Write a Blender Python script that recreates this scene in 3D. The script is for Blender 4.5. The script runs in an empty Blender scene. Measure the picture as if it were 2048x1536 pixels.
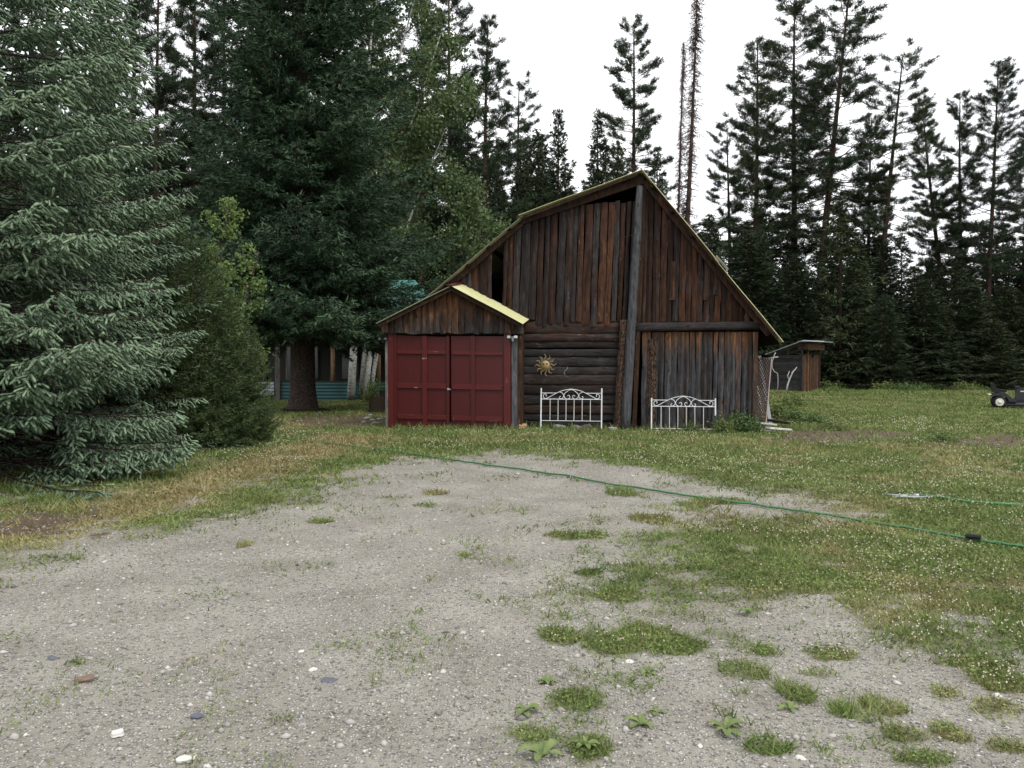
import bpy, math, random
import numpy as np
from mathutils import Vector, Matrix

# ------------------------------------------------------------------ camera, sky, sun, exposure
SC = bpy.context.scene
COL = SC.collection
F = 1620.0            # focal length in pixels of the 2048 px wide frame
EYE = 1.6
HOR = 725.0           # image row of the horizon
PITCH = math.atan((768 - HOR) / F)
cam_data = bpy.data.cameras.new('camera')
cam = bpy.data.objects.new('camera', cam_data)
COL.objects.link(cam)
cam.location = (0, 0, EYE)
cam.rotation_euler = (math.pi / 2 - PITCH, 0, 0)
cam_data.sensor_width = 36.0
cam_data.lens = 36.0 * F / 2048.0
cam_data.clip_end = 5000
cam_data.clip_start = 0.05
SC.camera = cam

SUN_ELEV, SUN_AZ = math.radians(52), math.radians(140)   # azimuth from +Y clockwise: behind the camera, to the right
world = bpy.data.worlds.new('World')
SC.world = world
world.use_nodes = True
nt = world.node_tree
nt.nodes.clear()
w_out = nt.nodes.new('ShaderNodeOutputWorld')
w_bg = nt.nodes.new('ShaderNodeBackground')
w_sky = nt.nodes.new('ShaderNodeTexSky')
w_sky.sky_type = 'NISHITA'
w_sky.sun_disc = False
w_sky.sun_elevation = SUN_ELEV
w_sky.sun_rotation = SUN_AZ
w_sky.air_density = 1.0
w_tc = nt.nodes.new('ShaderNodeTexCoord')
w_map = nt.nodes.new('ShaderNodeMapping')
w_map.inputs['Scale'].default_value = (1.0, 1.0, 2.4)
w_no = nt.nodes.new('ShaderNodeTexNoise')
w_no.inputs['Scale'].default_value = 2.6
w_no.inputs['Detail'].default_value = 5
w_rmp = nt.nodes.new('ShaderNodeMapRange')
w_rmp.inputs[1].default_value = 0.3
w_rmp.inputs[2].default_value = 0.62
w_rmp.inputs[3].default_value = 0.8
w_rmp.inputs[4].default_value = 1.0
w_mix = nt.nodes.new('ShaderNodeMix')
w_mix.data_type = 'RGBA'
w_mix.inputs[7].default_value = (10.6, 10.65, 10.9, 1)     # bright even cloud deck, in the sky texture's own units
w_bg.inputs['Strength'].default_value = 0.11
nt.links.new(w_tc.outputs['Generated'], w_map.inputs['Vector'])
nt.links.new(w_map.outputs['Vector'], w_no.inputs['Vector'])
nt.links.new(w_no.outputs['Fac'], w_rmp.inputs[0])
nt.links.new(w_rmp.outputs[0], w_mix.inputs[0])
nt.links.new(w_sky.outputs['Color'], w_mix.inputs[6])
nt.links.new(w_mix.outputs[2], w_bg.inputs['Color'])
nt.links.new(w_bg.outputs[0], w_out.inputs['Surface'])

sun_data = bpy.data.lights.new('sun', 'SUN')
sun_data.energy = 1.5
sun_data.angle = math.radians(18)
sun_data.color = (1.0, 0.96, 0.9)
sun = bpy.data.objects.new('sun', sun_data)
COL.objects.link(sun)
_sd = Vector((math.sin(SUN_AZ) * math.cos(SUN_ELEV), math.cos(SUN_AZ) * math.cos(SUN_ELEV), math.sin(SUN_ELEV)))
sun.rotation_euler = _sd.to_track_quat('Z', 'Y').to_euler()

SC.view_settings.view_transform = 'Standard'
SC.view_settings.look = 'None'
SC.view_settings.exposure = 0.5
SC.view_settings.gamma = 1.0
SC.view_settings.use_curve_mapping = False
SC.render.engine = 'CYCLES'
SC.cycles.max_bounces = 5
SC.cycles.diffuse_bounces = 3
SC.cycles.glossy_bounces = 2
SC.cycles.transmission_bounces = 2
SC.cycles.use_denoising = True
SC.cycles.caustics_reflective = False
SC.cycles.caustics_refractive = False

R_ = math.radians

# ------------------------------------------------------------------ pixel -> place helpers
def ray(u, v):
    a, b = (u - 1024) / F, (768 - v) / F
    sp, cp = math.sin(PITCH), math.cos(PITCH)
    return Vector((a, cp + b * sp, -sp + b * cp))
def at(u, v, Y):
    d = ray(u, v)
    return Vector((0, 0, EYE)) + d * (Y / d.y)
def ground_at(u, v, z=0.0):
    d = ray(u, v)
    return Vector((0, 0, EYE)) + d * ((z - EYE) / d.z)
BARN_ROT = R_(-10)
BARN_O = Vector((0.2, 19.9, 0))
BARN_M = Matrix.Translation(BARN_O) @ Matrix.Rotation(BARN_ROT, 4, 'Z')
BARN_I = BARN_M.inverted()
def fp(u, v, y=0.0):
    """point (x, z) in the barn's own frame on the plane local y = y"""
    o = BARN_I @ Vector((0, 0, EYE))
    d = BARN_I.to_3x3() @ ray(u, v)
    p = o + d * ((y - o.y) / d.y)
    return p.x, p.z
def wp(u, v, y=0.0):
    x, z = fp(u, v, y)
    return Vector((x, y, z))

# ------------------------------------------------------------------ object helpers
def tag(o, label=None, cat=None, group=None, kind=None):
    if label: o['label'] = label
    if cat: o['category'] = cat
    if group: o['group'] = group
    if kind: o['kind'] = kind
    return o
def empty(name, loc=(0, 0, 0), rz=0.0, label=None, cat=None, group=None):
    o = bpy.data.objects.new(name, None)
    o.empty_display_size = 0.2
    COL.objects.link(o)
    o.location = loc
    o.rotation_euler = (0, 0, rz)
    tag(o, label, cat, group)
    return o
def np_mesh(name, V, tris=None, quads=None, attrs=None, smooth=False):
    """mesh from numpy arrays; attrs: {name: per-vertex float array}"""
    me = bpy.data.meshes.new(name)
    V = np.asarray(V, dtype=np.float32)
    me.vertices.add(len(V))
    me.vertices.foreach_set('co', V.ravel())
    loops, starts, k = [], [], 0
    if tris is not None and len(tris):
        t = np.asarray(tris, dtype=np.int32); loops.append(t.ravel())
        starts.append(np.arange(len(t), dtype=np.int32) * 3); k = t.size
    if quads is not None and len(quads):
        q = np.asarray(quads, dtype=np.int32); loops.append(q.ravel())
        starts.append(k + np.arange(len(q), dtype=np.int32) * 4)
    loops = np.concatenate(loops); starts = np.concatenate(starts)
    me.loops.add(len(loops)); me.loops.foreach_set('vertex_index', loops)
    me.polygons.add(len(starts)); me.polygons.foreach_set('loop_start', starts)
    if smooth:
        me.polygons.foreach_set('use_smooth', np.ones(len(starts), dtype=bool))
    if attrs:
        for an, av in attrs.items():
            a = me.attributes.new(an, 'FLOAT', 'POINT')
            a.data.foreach_set('value', np.asarray(av, dtype=np.float32))
    me.update(calc_edges=True)
    me.validate()
    return me
def link(name, me, mat=None, parent=None, loc=None, rot=None):
    o = bpy.data.objects.new(name, me)
    COL.objects.link(o)
    if mat is not None and len(me.materials) == 0:
        me.materials.append(mat)
    if parent is not None: o.parent = parent
    if loc is not None: o.location = loc
    if rot is not None: o.rotation_euler = rot
    return o
class MB:
    """collects shapes into one mesh"""
    def __init__(self): self.v, self.f = [], []
    def add(self, vs, fs):
        n = len(self.v); self.v += [tuple(p) for p in vs]; self.f += [tuple(i + n for i in f) for f in fs]; return self
    def box(self, c, s, rot=None, bevel=0.0):
        x, y, z = s[0] / 2, s[1] / 2, s[2] / 2
        if bevel > 0:
            b = bevel; vs = []; 
            for zz, k in ((-z, b), (-z + b, 0), (z - b, 0), (z, b)):
                vs += [(-x + k, -y + k, zz), (x - k, -y + k, zz), (x - k, y - k, zz), (-x + k, y - k, zz)]
            fs = [(3, 2, 1, 0), (12, 13, 14, 15)]
            for r in range(3):
                for i in range(4):
                    j = (i + 1) % 4; fs.append((r * 4 + i, r * 4 + j, r * 4 + 4 + j, r * 4 + 4 + i))
        else:
            vs = [(-x, -y, -z), (x, -y, -z), (x, y, -z), (-x, y, -z), (-x, -y, z), (x, -y, z), (x, y, z), (-x, y, z)]
            fs = [(3, 2, 1, 0), (4, 5, 6, 7), (0, 1, 5, 4), (1, 2, 6, 5), (2, 3, 7, 6), (3, 0, 4, 7)]
        if rot is not None:
            m = rot if isinstance(rot, Matrix) else Matrix.Rotation(rot[2], 3, 'Z') @ Matrix.Rotation(rot[1], 3, 'Y') @ Matrix.Rotation(rot[0], 3, 'X')
            vs = [m @ Vector(p) for p in vs]
        return self.add([(p[0] + c[0], p[1] + c[1], p[2] + c[2]) for p in vs], fs)
    def beam(self, a, b, w, t, up=(0, 1, 0)):
        """box from a to b, w wide across 'up', t thick along 'up'"""
        a, b = Vector(a), Vector(b); d = b - a; L = d.length; d.normalize()
        u = Vector(up); u = (u - d * u.dot(d)).normalized(); s = d.cross(u)
        m = Matrix((s, u, d)).transposed()
        return self.box((a + b) / 2, (w, t, L), m)
    def tube(self, pts, radii, n=8, caps=True, closed=False):
        pts = [Vector(p) for p in pts]
        if not hasattr(radii, '__len__'): radii = [radii] * len(pts)
        N = len(pts); ref = None; vs = []; fs = []
        for i, p in enumerate(pts):
            if closed: d = pts[(i + 1) % N] - pts[i - 1]
            else: d = pts[min(i + 1, N - 1)] - pts[max(i - 1, 0)]
            if d.length < 1e-9: d = Vector((0, 0, 1))
            d.normalize()
            if ref is None: ref = Vector((1, 0, 0)) if abs(d.x) < 0.8 else Vector((0, 1, 0))
            s = (ref - d * ref.dot(d)).normalized(); ref = s; t = d.cross(s)
            for k in range(n):
                a = 2 * math.pi * k / n
                vs.append(p + (s * math.cos(a) + t * math.sin(a)) * radii[i])
        for i in range(N if closed else N - 1):
            j = (i + 1) % N
            for k in range(n):
                l = (k + 1) % n; fs.append((i * n + k, i * n + l, j * n + l, j * n + k))
        if caps and not closed:
            fs.append(tuple(range(n - 1, -1, -1))); fs.append(tuple((N - 1) * n + k for k in range(n)))
        return self.add(vs, fs)
    def lathe(self, prof, axis='Z', n=20, c=(0, 0, 0)):
        vs, fs = [], []
        for r, h in prof:
            for k in range(n):
                a = 2 * math.pi * k / n; p = (r * math.cos(a), r * math.sin(a), h)
                if axis == 'Y': p = (p[0], p[2], p[1])
                if axis == 'X': p = (p[2], p[0], p[1])
                vs.append((p[0] + c[0], p[1] + c[1], p[2] + c[2]))
        for i in range(len(prof) - 1):
            for k in range(n):
                l = (k + 1) % n; fs.append((i * n + k, i * n + l, i * n + n + l, i * n + n + k))
        fs.append(tuple(range(n - 1, -1, -1))); fs.append(tuple((len(prof) - 1) * n + k for k in range(n)))
        return self.add(vs, fs)
    def prism(self, poly, y0, y1):
        """polygon of (x, z) pushed from y0 to y1"""
        n = len(poly)
        vs = [(x, y0, z) for x, z in poly] + [(x, y1, z) for x, z in poly]
        fs = [tuple(range(n)), tuple(range(2 * n - 1, n - 1, -1))]
        for i in range(n):
            j = (i + 1) % n; fs.append((i, i + n, j + n, j))
        return self.add(vs, fs)
    def mesh(self, name, smooth=False):
        me = bpy.data.meshes.new(name); me.from_pydata(self.v, [], self.f); me.validate()
        if smooth:
            me.polygons.foreach_set('use_smooth', np.ones(len(me.polygons), dtype=bool))
        me.update(); return me
    def build(self, name, mat, parent=None, loc=None, rot=None, smooth=False):
        return link(name, self.mesh(name, smooth), mat, parent, loc, rot)

# ------------------------------------------------------------------ materials
def new_mat(name):
    m = bpy.data.materials.new(name); m.use_nodes = True
    t = m.node_tree; b = t.nodes['Principled BSDF']
    return m, t, b
def node(t, typ, **kw):
    n = t.nodes.new(typ)
    for k, v in kw.items(): setattr(n, k, v)
    return n
def mixc(t, fac, a, b, blend='MIX'):
    n = node(t, 'ShaderNodeMix', data_type='RGBA', blend_type=blend)
    for i, x in ((0, fac), (6, a), (7, b)):
        if isinstance(x, (int, float)): n.inputs[i].default_value = x if i == 0 else (x, x, x, 1)
        elif isinstance(x, tuple): n.inputs[i].default_value = (*x, 1) if len(x) == 3 else x
        else: t.links.new(x, n.inputs[i])
    return n.outputs[2]
def mathn(t, op, a, b=None, c=None, clamp=False):
    n = node(t, 'ShaderNodeMath', operation=op, use_clamp=clamp)
    for i, x in enumerate((a, b, c)):
        if x is None: continue
        if isinstance(x, (int, float)): n.inputs[i].default_value = x
        else: t.links.new(x, n.inputs[i])
    return n.outputs[0]
def remap(t, x, a, b, c=0.0, d=1.0, smooth=False):
    n = node(t, 'ShaderNodeMapRange')
    if smooth: n.interpolation_type = 'SMOOTHSTEP'
    t.links.new(x, n.inputs[0])
    for i, v in ((1, a), (2, b), (3, c), (4, d)): n.inputs[i].default_value = v
    return n.outputs[0]
def noise(t, vec, scale, detail=4, rough=0.55, dist=0.0):
    n = node(t, 'ShaderNodeTexNoise')
    n.inputs['Scale'].default_value = scale; n.inputs['Detail'].default_value = detail
    n.inputs['Roughness'].default_value = rough; n.inputs['Distortion'].default_value = dist
    if vec is not None: t.links.new(vec, n.inputs['Vector'])
    return n.outputs['Fac']
def mapping(t, vec, scale=(1, 1, 1), loc=(0, 0, 0), rot=(0, 0, 0)):
    n = node(t, 'ShaderNodeMapping')
    n.inputs['Scale'].default_value = scale; n.inputs['Location'].default_value = loc; n.inputs['Rotation'].default_value = rot
    t.links.new(vec, n.inputs['Vector']); return n.outputs[0]
def obj_vec(t):
    """object coordinates shifted by a random amount for each object"""
    tc = node(t, 'ShaderNodeTexCoord'); oi = node(t, 'ShaderNodeObjectInfo')
    v = node(t, 'ShaderNodeVectorMath', operation='SCALE'); v.inputs[0].default_value = (37.0, 51.0, 23.0)
    t.links.new(oi.outputs['Random'], v.inputs['Scale'])
    a = node(t, 'ShaderNodeVectorMath', operation='ADD')
    t.links.new(tc.outputs['Object'], a.inputs[0]); t.links.new(v.outputs[0], a.inputs[1])
    return a.outputs[0], oi.outputs['Random'], tc.outputs['Object']
def bump(t, b, h, strength=0.4, dist=0.01):
    n = node(t, 'ShaderNodeBump'); n.inputs['Strength'].default_value = strength; n.inputs['Distance'].default_value = dist
    t.links.new(h, n.inputs['Height']); t.links.new(n.outputs[0], b.inputs['Normal'])
def set_in(b, rough=None, spec=None, metal=None):
    if rough is not None: b.inputs['Roughness'].default_value = rough
    if spec is not None: b.inputs['Specular IOR Level'].default_value = spec
    if metal is not None: b.inputs['Metallic'].default_value = metal
def plain(name, col, rough=0.6, spec=0.4, metal=0.0, var=0.25, scale=6.0):
    m, t, b = new_mat(name); v, r, o = obj_vec(t)
    n = noise(t, v, scale, 5)
    c = mixc(t, n, tuple(x * (1 - var) for x in col), tuple(min(1, x * (1 + var)) for x in col))
    t.links.new(c, b.inputs['Base Color']); set_in(b, rough, spec, metal)
    bump(t, b, noise(t, v, scale * 8, 4), 0.15, 0.005)
    return m
def wood(name, brown, grey, orange, axis='Z', shelter=None, shelter_amt=0.8, greyness=0.5, bark=0.15, knots=True, side=None):
    """weathered timber: grain along axis; shelter=(z_low, z_high) the band in which rain has not bleached it"""
    m, t, b = new_mat(name); v, r, o = obj_vec(t)
    st = {'Z': (1, 1, 0.05), 'X': (0.05, 1, 1), 'Y': (1, 0.05, 1)}[axis]
    g = noise(t, mapping(t, v, st), 34, 6, 0.65)
    g2 = noise(t, mapping(t, v, tuple(min(1, s * 3) for s in st)), 7, 5, 0.6, 0.4)
    g3 = noise(t, mapping(t, v, tuple(min(1, s * 2.6) for s in st)), 8.5, 5, 0.62, 0.3)
    g4 = noise(t, v, 2.1, 4, 0.6)
    wn = node(t, 'ShaderNodeTexWhiteNoise', noise_dimensions='1D'); t.links.new(r, wn.inputs['W'])
    r2 = wn.outputs['Value']
    gr = mathn(t, 'ADD', mathn(t, 'ADD', mathn(t, 'MULTIPLY', g3, 0.9), mathn(t, 'MULTIPLY', g4, 0.55)), mathn(t, 'MULTIPLY', r2, 0.38))
    gf = remap(t, gr, 1.06 - greyness * 0.5, 1.36 - greyness * 0.5, 0, 1)
    of = remap(t, mathn(t, 'ADD', g2, mathn(t, 'MULTIPLY', r, 0.25)), 0.55, 0.88, 0, 0.8)
    base = mixc(t, of, brown, orange)
    if shelter:
        geo = node(t, 'ShaderNodeNewGeometry'); sx = node(t, 'ShaderNodeSeparateXYZ'); t.links.new(geo.outputs['Position'], sx.inputs[0])
        zz = mathn(t, 'ADD', sx.outputs['Z'], mathn(t, 'MULTIPLY', mathn(t, 'SUBTRACT', g2, 0.5), 1.1 * (shelter[1] - shelter[0])))
        zz = mathn(t, 'ADD', zz, mathn(t, 'MULTIPLY', mathn(t, 'SUBTRACT', r2, 0.5), 0.5 * (shelter[1] - shelter[0])))
        sh = remap(t, zz, shelter[0], shelter[1], 0, shelter_amt, True)
        base = mixc(t, sh, base, mixc(t, remap(t, g2, 0.35, 0.7), tuple(x * 0.62 for x in orange), orange))
        gf = mathn(t, 'MULTIPLY', gf, mathn(t, 'SUBTRACT', 1.0, sh))
    c = mixc(t, gf, base, grey)
    c = mixc(t, remap(t, g, 0.3, 0.72), mixc(t, 0.75, c, (0.008, 0.006, 0.005)), c)
    # dark checks along the grain, pale scars where bark came off
    cr = remap(t, noise(t, mapping(t, v, tuple(s * (0.5 if s < 1 else 1) for s in st)), 60, 3), 0.62, 0.7)
    c = mixc(t, mathn(t, 'MULTIPLY', cr, 0.75), c, (0.006, 0.005, 0.004))
    fl = noise(t, mapping(t, v, tuple(min(1, s * 5) for s in st)), 17, 5, 0.75)
    c = mixc(t, remap(t, fl, 0.61, 0.68, 0, 0.6), c, mixc(t, g2, (0.16, 0.11, 0.08), (0.26, 0.22, 0.19)))
    c = mixc(t, remap(t, fl, 0.42, 0.33, 0, 0.7), c, (0.014, 0.008, 0.006))
    if bark > 0:
        bk = noise(t, mapping(t, v, tuple(min(1, s * 5) for s in st)), 9, 6, 0.75)
        c = mixc(t, remap(t, bk, 0.70 - bark * 0.4, 0.74 - bark * 0.4, 0, 0.85), c, (0.035, 0.013, 0.008))
    if knots:
        vo = node(t, 'ShaderNodeTexVoronoi'); vo.inputs['Scale'].default_value = 3.4
        t.links.new(mapping(t, v, tuple(0.7 if s < 1 else 1.6 for s in st)), vo.inputs['Vector'])
        c = mixc(t, remap(t, vo.outputs['Distance'], 0.07, 0.17, 0.9, 0.0), c, (0.012, 0.007, 0.005))
    hv = node(t, 'ShaderNodeHueSaturation'); t.links.new(c, hv.inputs['Color'])
    blot = noise(t, mapping(t, v, tuple(0.28 if s < 1 else 1 for s in st)), 13, 5, 0.7)
    t.links.new(mathn(t, 'MULTIPLY', remap(t, r, 0, 1, 0.58, 1.22), remap(t, blot, 0.28, 0.72, 0.4, 1.6)), hv.inputs['Value'])
    t.links.new(hv.outputs[0], b.inputs['Base Color']); set_in(b, 0.85, 0.25)
    bump(t, b, mathn(t, 'ADD', g, mathn(t, 'MULTIPLY', g2, 0.8)), 0.7, 0.012)
    return m
def leafy(name, dark, light, trans=0.0, rough=0.6, spec=0.25, var=0.0):
    m, t, b = new_mat(name)
    a = node(t, 'ShaderNodeAttribute', attribute_name='tone')
    oi = node(t, 'ShaderNodeObjectInfo')
    c = mixc(t, a.outputs['Fac'], dark, light)
    if var:
        hv = node(t, 'ShaderNodeHueSaturation'); t.links.new(c, hv.inputs['Color'])
        t.links.new(remap(t, oi.outputs['Random'], 0, 1, 1 - var, 1 + var), hv.inputs['Value'])
        t.links.new(remap(t, oi.outputs['Random'], 0, 1, 0.52, 0.475), hv.inputs['Hue'])
        c = hv.outputs[0]
    t.links.new(c, b.inputs['Base Color']); set_in(b, rough, spec)
    if trans > 0:
        tr = node(t, 'ShaderNodeBsdfTranslucent'); ms = node(t, 'ShaderNodeMixShader'); ms.inputs[0].default_value = trans
        t.links.new(c, tr.inputs['Color']); t.links.new(b.outputs[0], ms.inputs[1]); t.links.new(tr.outputs[0], ms.inputs[2])
        t.links.new(ms.outputs[0], t.nodes['Material Output'].inputs['Surface'])
    return m
def barkmat(name, dark, light, scale=9.0, stretch=0.25):
    m, t, b = new_mat(name); v, r, o = obj_vec(t)
    n = noise(t, mapping(t, v, (1, 1, stretch)), scale, 6, 0.7)
    vo = node(t, 'ShaderNodeTexVoronoi', feature='DISTANCE_TO_EDGE'); vo.inputs['Scale'].default_value = scale * 1.3
    t.links.new(mapping(t, v, (1, 1, stretch * 1.6)), vo.inputs['Vector'])
    e = remap(t, vo.outputs['Distance'], 0.0, 0.12)
    c = mixc(t, remap(t, n, 0.3, 0.7), dark, light); c = mixc(t, e, tuple(x * 0.35 for x in dark), c)
    t.links.new(c, b.inputs['Base Color']); set_in(b, 0.9, 0.2)
    bump(t, b, mathn(t, 'ADD', n, e), 0.8, 0.03)
    return m
def metal_sheet(name, col, rust=(0.16, 0.06, 0.03), rust_amt=0.2, rough=0.5):
    m, t, b = new_mat(name); v, r, o = obj_vec(t)
    n = noise(t, v, 1.7, 6, 0.65); n2 = noise(t, mapping(t, v, (1, 1, 0.2)), 12, 5)
    c = mixc(t, n2, tuple(x * 0.75 for x in col), tuple(min(1, x * 1.12) for x in col))
    c = mixc(t, remap(t, n, 0.72 - rust_amt * 0.4, 0.8 - rust_amt * 0.3, 0, 0.8), c, rust)
    t.links.new(c, b.inputs['Base Color']); set_in(b, rough, 0.4, 0.0)
    return m
def birchmat(name):
    m, t, b = new_mat(name); v, r, o = obj_vec(t)
    n = noise(t, mapping(t, v, (1, 1, 3.5)), 7, 5, 0.6, 0.3); n2 = noise(t, v, 3, 4)
    c = mixc(t, n2, (0.30, 0.31, 0.29), (0.54, 0.54, 0.51))
    c = mixc(t, remap(t, n, 0.55, 0.61, 0, 0.92), c, (0.03, 0.027, 0.024))
    sx = node(t, 'ShaderNodeSeparateXYZ'); t.links.new(o, sx.inputs[0])
    lo = mathn(t, 'ADD', sx.outputs['Z'], mathn(t, 'MULTIPLY', n2, 0.7))
    c = mixc(t, remap(t, lo, 0.45, 0.85, 0.85, 0.0), c, (0.045, 0.035, 0.03))
    t.links.new(c, b.inputs['Base Color']); set_in(b, 0.7, 0.3); bump(t, b, n, 0.4, 0.02)
    return m
def paint(name, col, chip=(0.6, 0.57, 0.52), amt=0.0, under=None, rough=0.45, axis='Z'):
    m, t, b = new_mat(name); v, r, o = obj_vec(t)
    st = {'Z': (1, 1, 0.15), 'X': (0.15, 1, 1)}[axis]
    n = noise(t, v, 2.2, 4); g = noise(t, mapping(t, v, st), 22, 5, 0.6); ch = noise(t, mapping(t, v, tuple(min(1, s * 2.2) for s in st)), 8, 6, 0.72)
    c = mixc(t, n, tuple(x * 0.78 for x in col), tuple(x * 1.18 for x in col))
    c = mixc(t, remap(t, g, 0.25, 0.6, 0.35, 0.0), c, tuple(x * 0.55 for x in col))
    if amt > 0:
        c = mixc(t, remap(t, ch, 0.74 - amt * 0.2, 0.76 - amt * 0.2, 0, 0.9), c, chip)
    t.links.new(c, b.inputs['Base Color']); set_in(b, rough, 0.4); bump(t, b, g, 0.2, 0.004)
    return m

M = {}
M['gable'] = wood('weathered_gable_wood', (0.043, 0.0175, 0.0098), (0.056, 0.052, 0.053), (0.125, 0.05, 0.021), greyness=0.55, bark=0.3)
M['gable_r'] = wood('brown_gable_wood', (0.045, 0.018, 0.01), (0.05, 0.045, 0.045), (0.12, 0.047, 0.02), greyness=0.36, bark=0.35)
M['lower'] = wood('lower_wall_wood', (0.038, 0.024, 0.017), (0.072, 0.073, 0.080), (0.27, 0.125, 0.055), shelter=(1.55, 2.5), shelter_amt=0.95, greyness=0.95, bark=0.2)
M['shed_gable'] = wood('shed_gable_wood', (0.052, 0.024, 0.012), (0.06, 0.06, 0.066), (0.24, 0.105, 0.04), shelter=(2.35, 3.0), shelter_amt=0.75, greyness=0.72, bark=0.2)
M['log'] = wood('hewn_log_wood', (0.024, 0.014, 0.010), (0.045, 0.042, 0.043), (0.095, 0.04, 0.019), axis='X', shelter=(2.0, 2.75), shelter_amt=0.5, greyness=0.62, bark=0.2)
M['beam'] = wood('beam_wood', (0.036, 0.02, 0.013), (0.07, 0.065, 0.063), (0.09, 0.042, 0.022), axis='X', greyness=0.55, bark=0.25)
M['rafter'] = wood('rafter_wood', (0.045, 0.021, 0.013), (0.045, 0.035, 0.031), (0.07, 0.032, 0.018), greyness=0.2, bark=0.1)
M['greypole'] = wood('grey_pole_wood', (0.09, 0.091, 0.097), (0.135, 0.14, 0.152), (0.1, 0.085, 0.075), greyness=1.0, bark=0.05)
M['barkpost'] = barkmat('bark_post', (0.035, 0.018, 0.012), (0.13, 0.085, 0.06), 14, 0.3)
M['orangeboard'] = wood('orange_board_wood', (0.065, 0.03, 0.015), (0.07, 0.055, 0.042), (0.17, 0.075, 0.032), greyness=0.2, bark=0.1)
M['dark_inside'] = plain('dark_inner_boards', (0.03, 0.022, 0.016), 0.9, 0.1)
M['roof'] = metal_sheet('pale_yellow_roofing', (0.50, 0.49, 0.26), rust_amt=0.12)
M['roof_left'] = metal_sheet('dull_roofing', (0.27, 0.275, 0.18), rust_amt=0.3)
M['red'] = paint('red_door_paint', (0.066, 0.0066, 0.0064), amt=0.0)
M['redchip'] = paint('chipped_red_paint', (0.085, 0.0085, 0.008), chip=(0.38, 0.24, 0.2), amt=0.5, axis='X')
M['redpost'] = paint('worn_red_post_paint', (0.085, 0.009, 0.008), chip=(0.24, 0.13, 0.1), amt=0.55)
M['white_iron'] = paint('white_iron_paint', (0.72, 0.74, 0.76), chip=(0.2, 0.09, 0.05), amt=0.25, rough=0.35)
M['cream_iron'] = paint('cream_iron_paint', (0.62, 0.62, 0.58), chip=(0.2, 0.09, 0.05), amt=0.35, rough=0.4)
M['gold'] = plain('tarnished_gold', (0.34, 0.245, 0.12), 0.5, 0.5, 0.2)
M['stone'] = plain('grey_stone', (0.24, 0.24, 0.23), 0.85, 0.3, 0, 0.4, 9)
M['stone_tan'] = plain('tan_stone', (0.36, 0.24, 0.13), 0.85, 0.3, 0, 0.35, 9)
M['stone_white'] = plain('white_stone', (0.55, 0.535, 0.50), 0.85, 0.2, 0, 0.25, 40)
M['stone_dark'] = plain('blue_grey_stone', (0.10, 0.105, 0.13), 0.8, 0.3, 0, 0.3, 14)
M['stone_red'] = plain('red_brown_stone', (0.17, 0.115, 0.09), 0.8, 0.3, 0, 0.3, 14)
M['teal'] = metal_sheet('teal_skirt_metal', (0.028, 0.095, 0.10), rust_amt=0.0, rough=0.4)
M['tealroof'] = metal_sheet('teal_roof_metal', (0.05, 0.21, 0.19), rust_amt=0.0, rough=0.45)
M['housewall'] = plain('dark_house_wall', (0.035, 0.035, 0.032), 0.8, 0.2)
M['glass'] = plain('dark_glass', (0.02, 0.025, 0.026), 0.1, 0.5, 0, 0.1)
M['peeled'] = wood('peeled_log', (0.30, 0.19, 0.10), (0.30, 0.25, 0.2), (0.36, 0.23, 0.11), greyness=0.3, bark=0.0)
M['greywood'] = wood('grey_square_post', (0.17, 0.15, 0.13), (0.24, 0.22, 0.2), (0.17, 0.13, 0.1), greyness=0.9, bark=0.0, knots=False)
M['palemetal'] = metal_sheet('pale_grey_panel', (0.36, 0.38, 0.4), rust_amt=0.0)
M['lattice'] = plain('faded_lattice_wood', (0.36, 0.29, 0.27), 0.8, 0.2, 0, 0.35, 18)
M['oldwhite'] = paint('old_white_board', (0.56, 0.55, 0.51), chip=(0.22, 0.18, 0.14), amt=0.55, rough=0.7)
M['greymetal'] = plain('grey_metal', (0.38, 0.40, 0.42), 0.4, 0.5, 0.5)
M['black'] = plain('black_rubber', (0.014, 0.014, 0.014), 0.75, 0.3)
M['navy'] = plain('dark_blue_black_paint', (0.016, 0.018, 0.026), 0.3, 0.5)
M['wheelwhite'] = plain('cream_wheel_rim', (0.62, 0.6, 0.52), 0.5, 0.4)
M['lens'] = plain('pale_lamp_lens', (0.55, 0.6, 0.58), 0.15, 0.5, 0, 0.05)
M['hose'] = plain('green_hose_rubber', (0.04, 0.155, 0.06), 0.45, 0.45, 0, 0.25, 4)
M['outhouse'] = wood('dark_outhouse_wood', (0.035, 0.03, 0.027), (0.06, 0.062, 0.068), (0.10, 0.075, 0.045), axis='X', greyness=0.8, bark=0.1)
M['outhouse_in'] = wood('brown_outhouse_wood', (0.10, 0.045, 0.02), (0.09, 0.06, 0.045), (0.24, 0.12, 0.05), greyness=0.2, bark=0.2)
M['bleached'] = plain('bleached_branch', (0.34, 0.33, 0.31), 0.8, 0.2)
M['spruce_bark'] = barkmat('spruce_bark', (0.045, 0.034, 0.028), (0.115, 0.088, 0.072), 11, 0.45)
M['pine_bark'] = barkmat('pine_bark', (0.03, 0.02, 0.015), (0.10, 0.06, 0.045), 8, 0.3)
M['birch'] = birchmat('birch_bark')
M['twig'] = plain('grey_brown_twigs', (0.075, 0.06, 0.05), 0.9, 0.1)
M['deadtwig'] = plain('dead_twigs', (0.085, 0.055, 0.045), 0.9, 0.1)
M['n_blue'] = leafy('blue_spruce_needles', (0.07, 0.122, 0.074), (0.25, 0.345, 0.21), 0.1, 0.55, 0.3)
M['n_big'] = leafy('dark_spruce_needles', (0.013, 0.032, 0.018), (0.078, 0.14, 0.07), 0.05)
M['n_yew'] = leafy('young_spruce_needles', (0.03, 0.058, 0.02), (0.11, 0.155, 0.055), 0.06)
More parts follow.
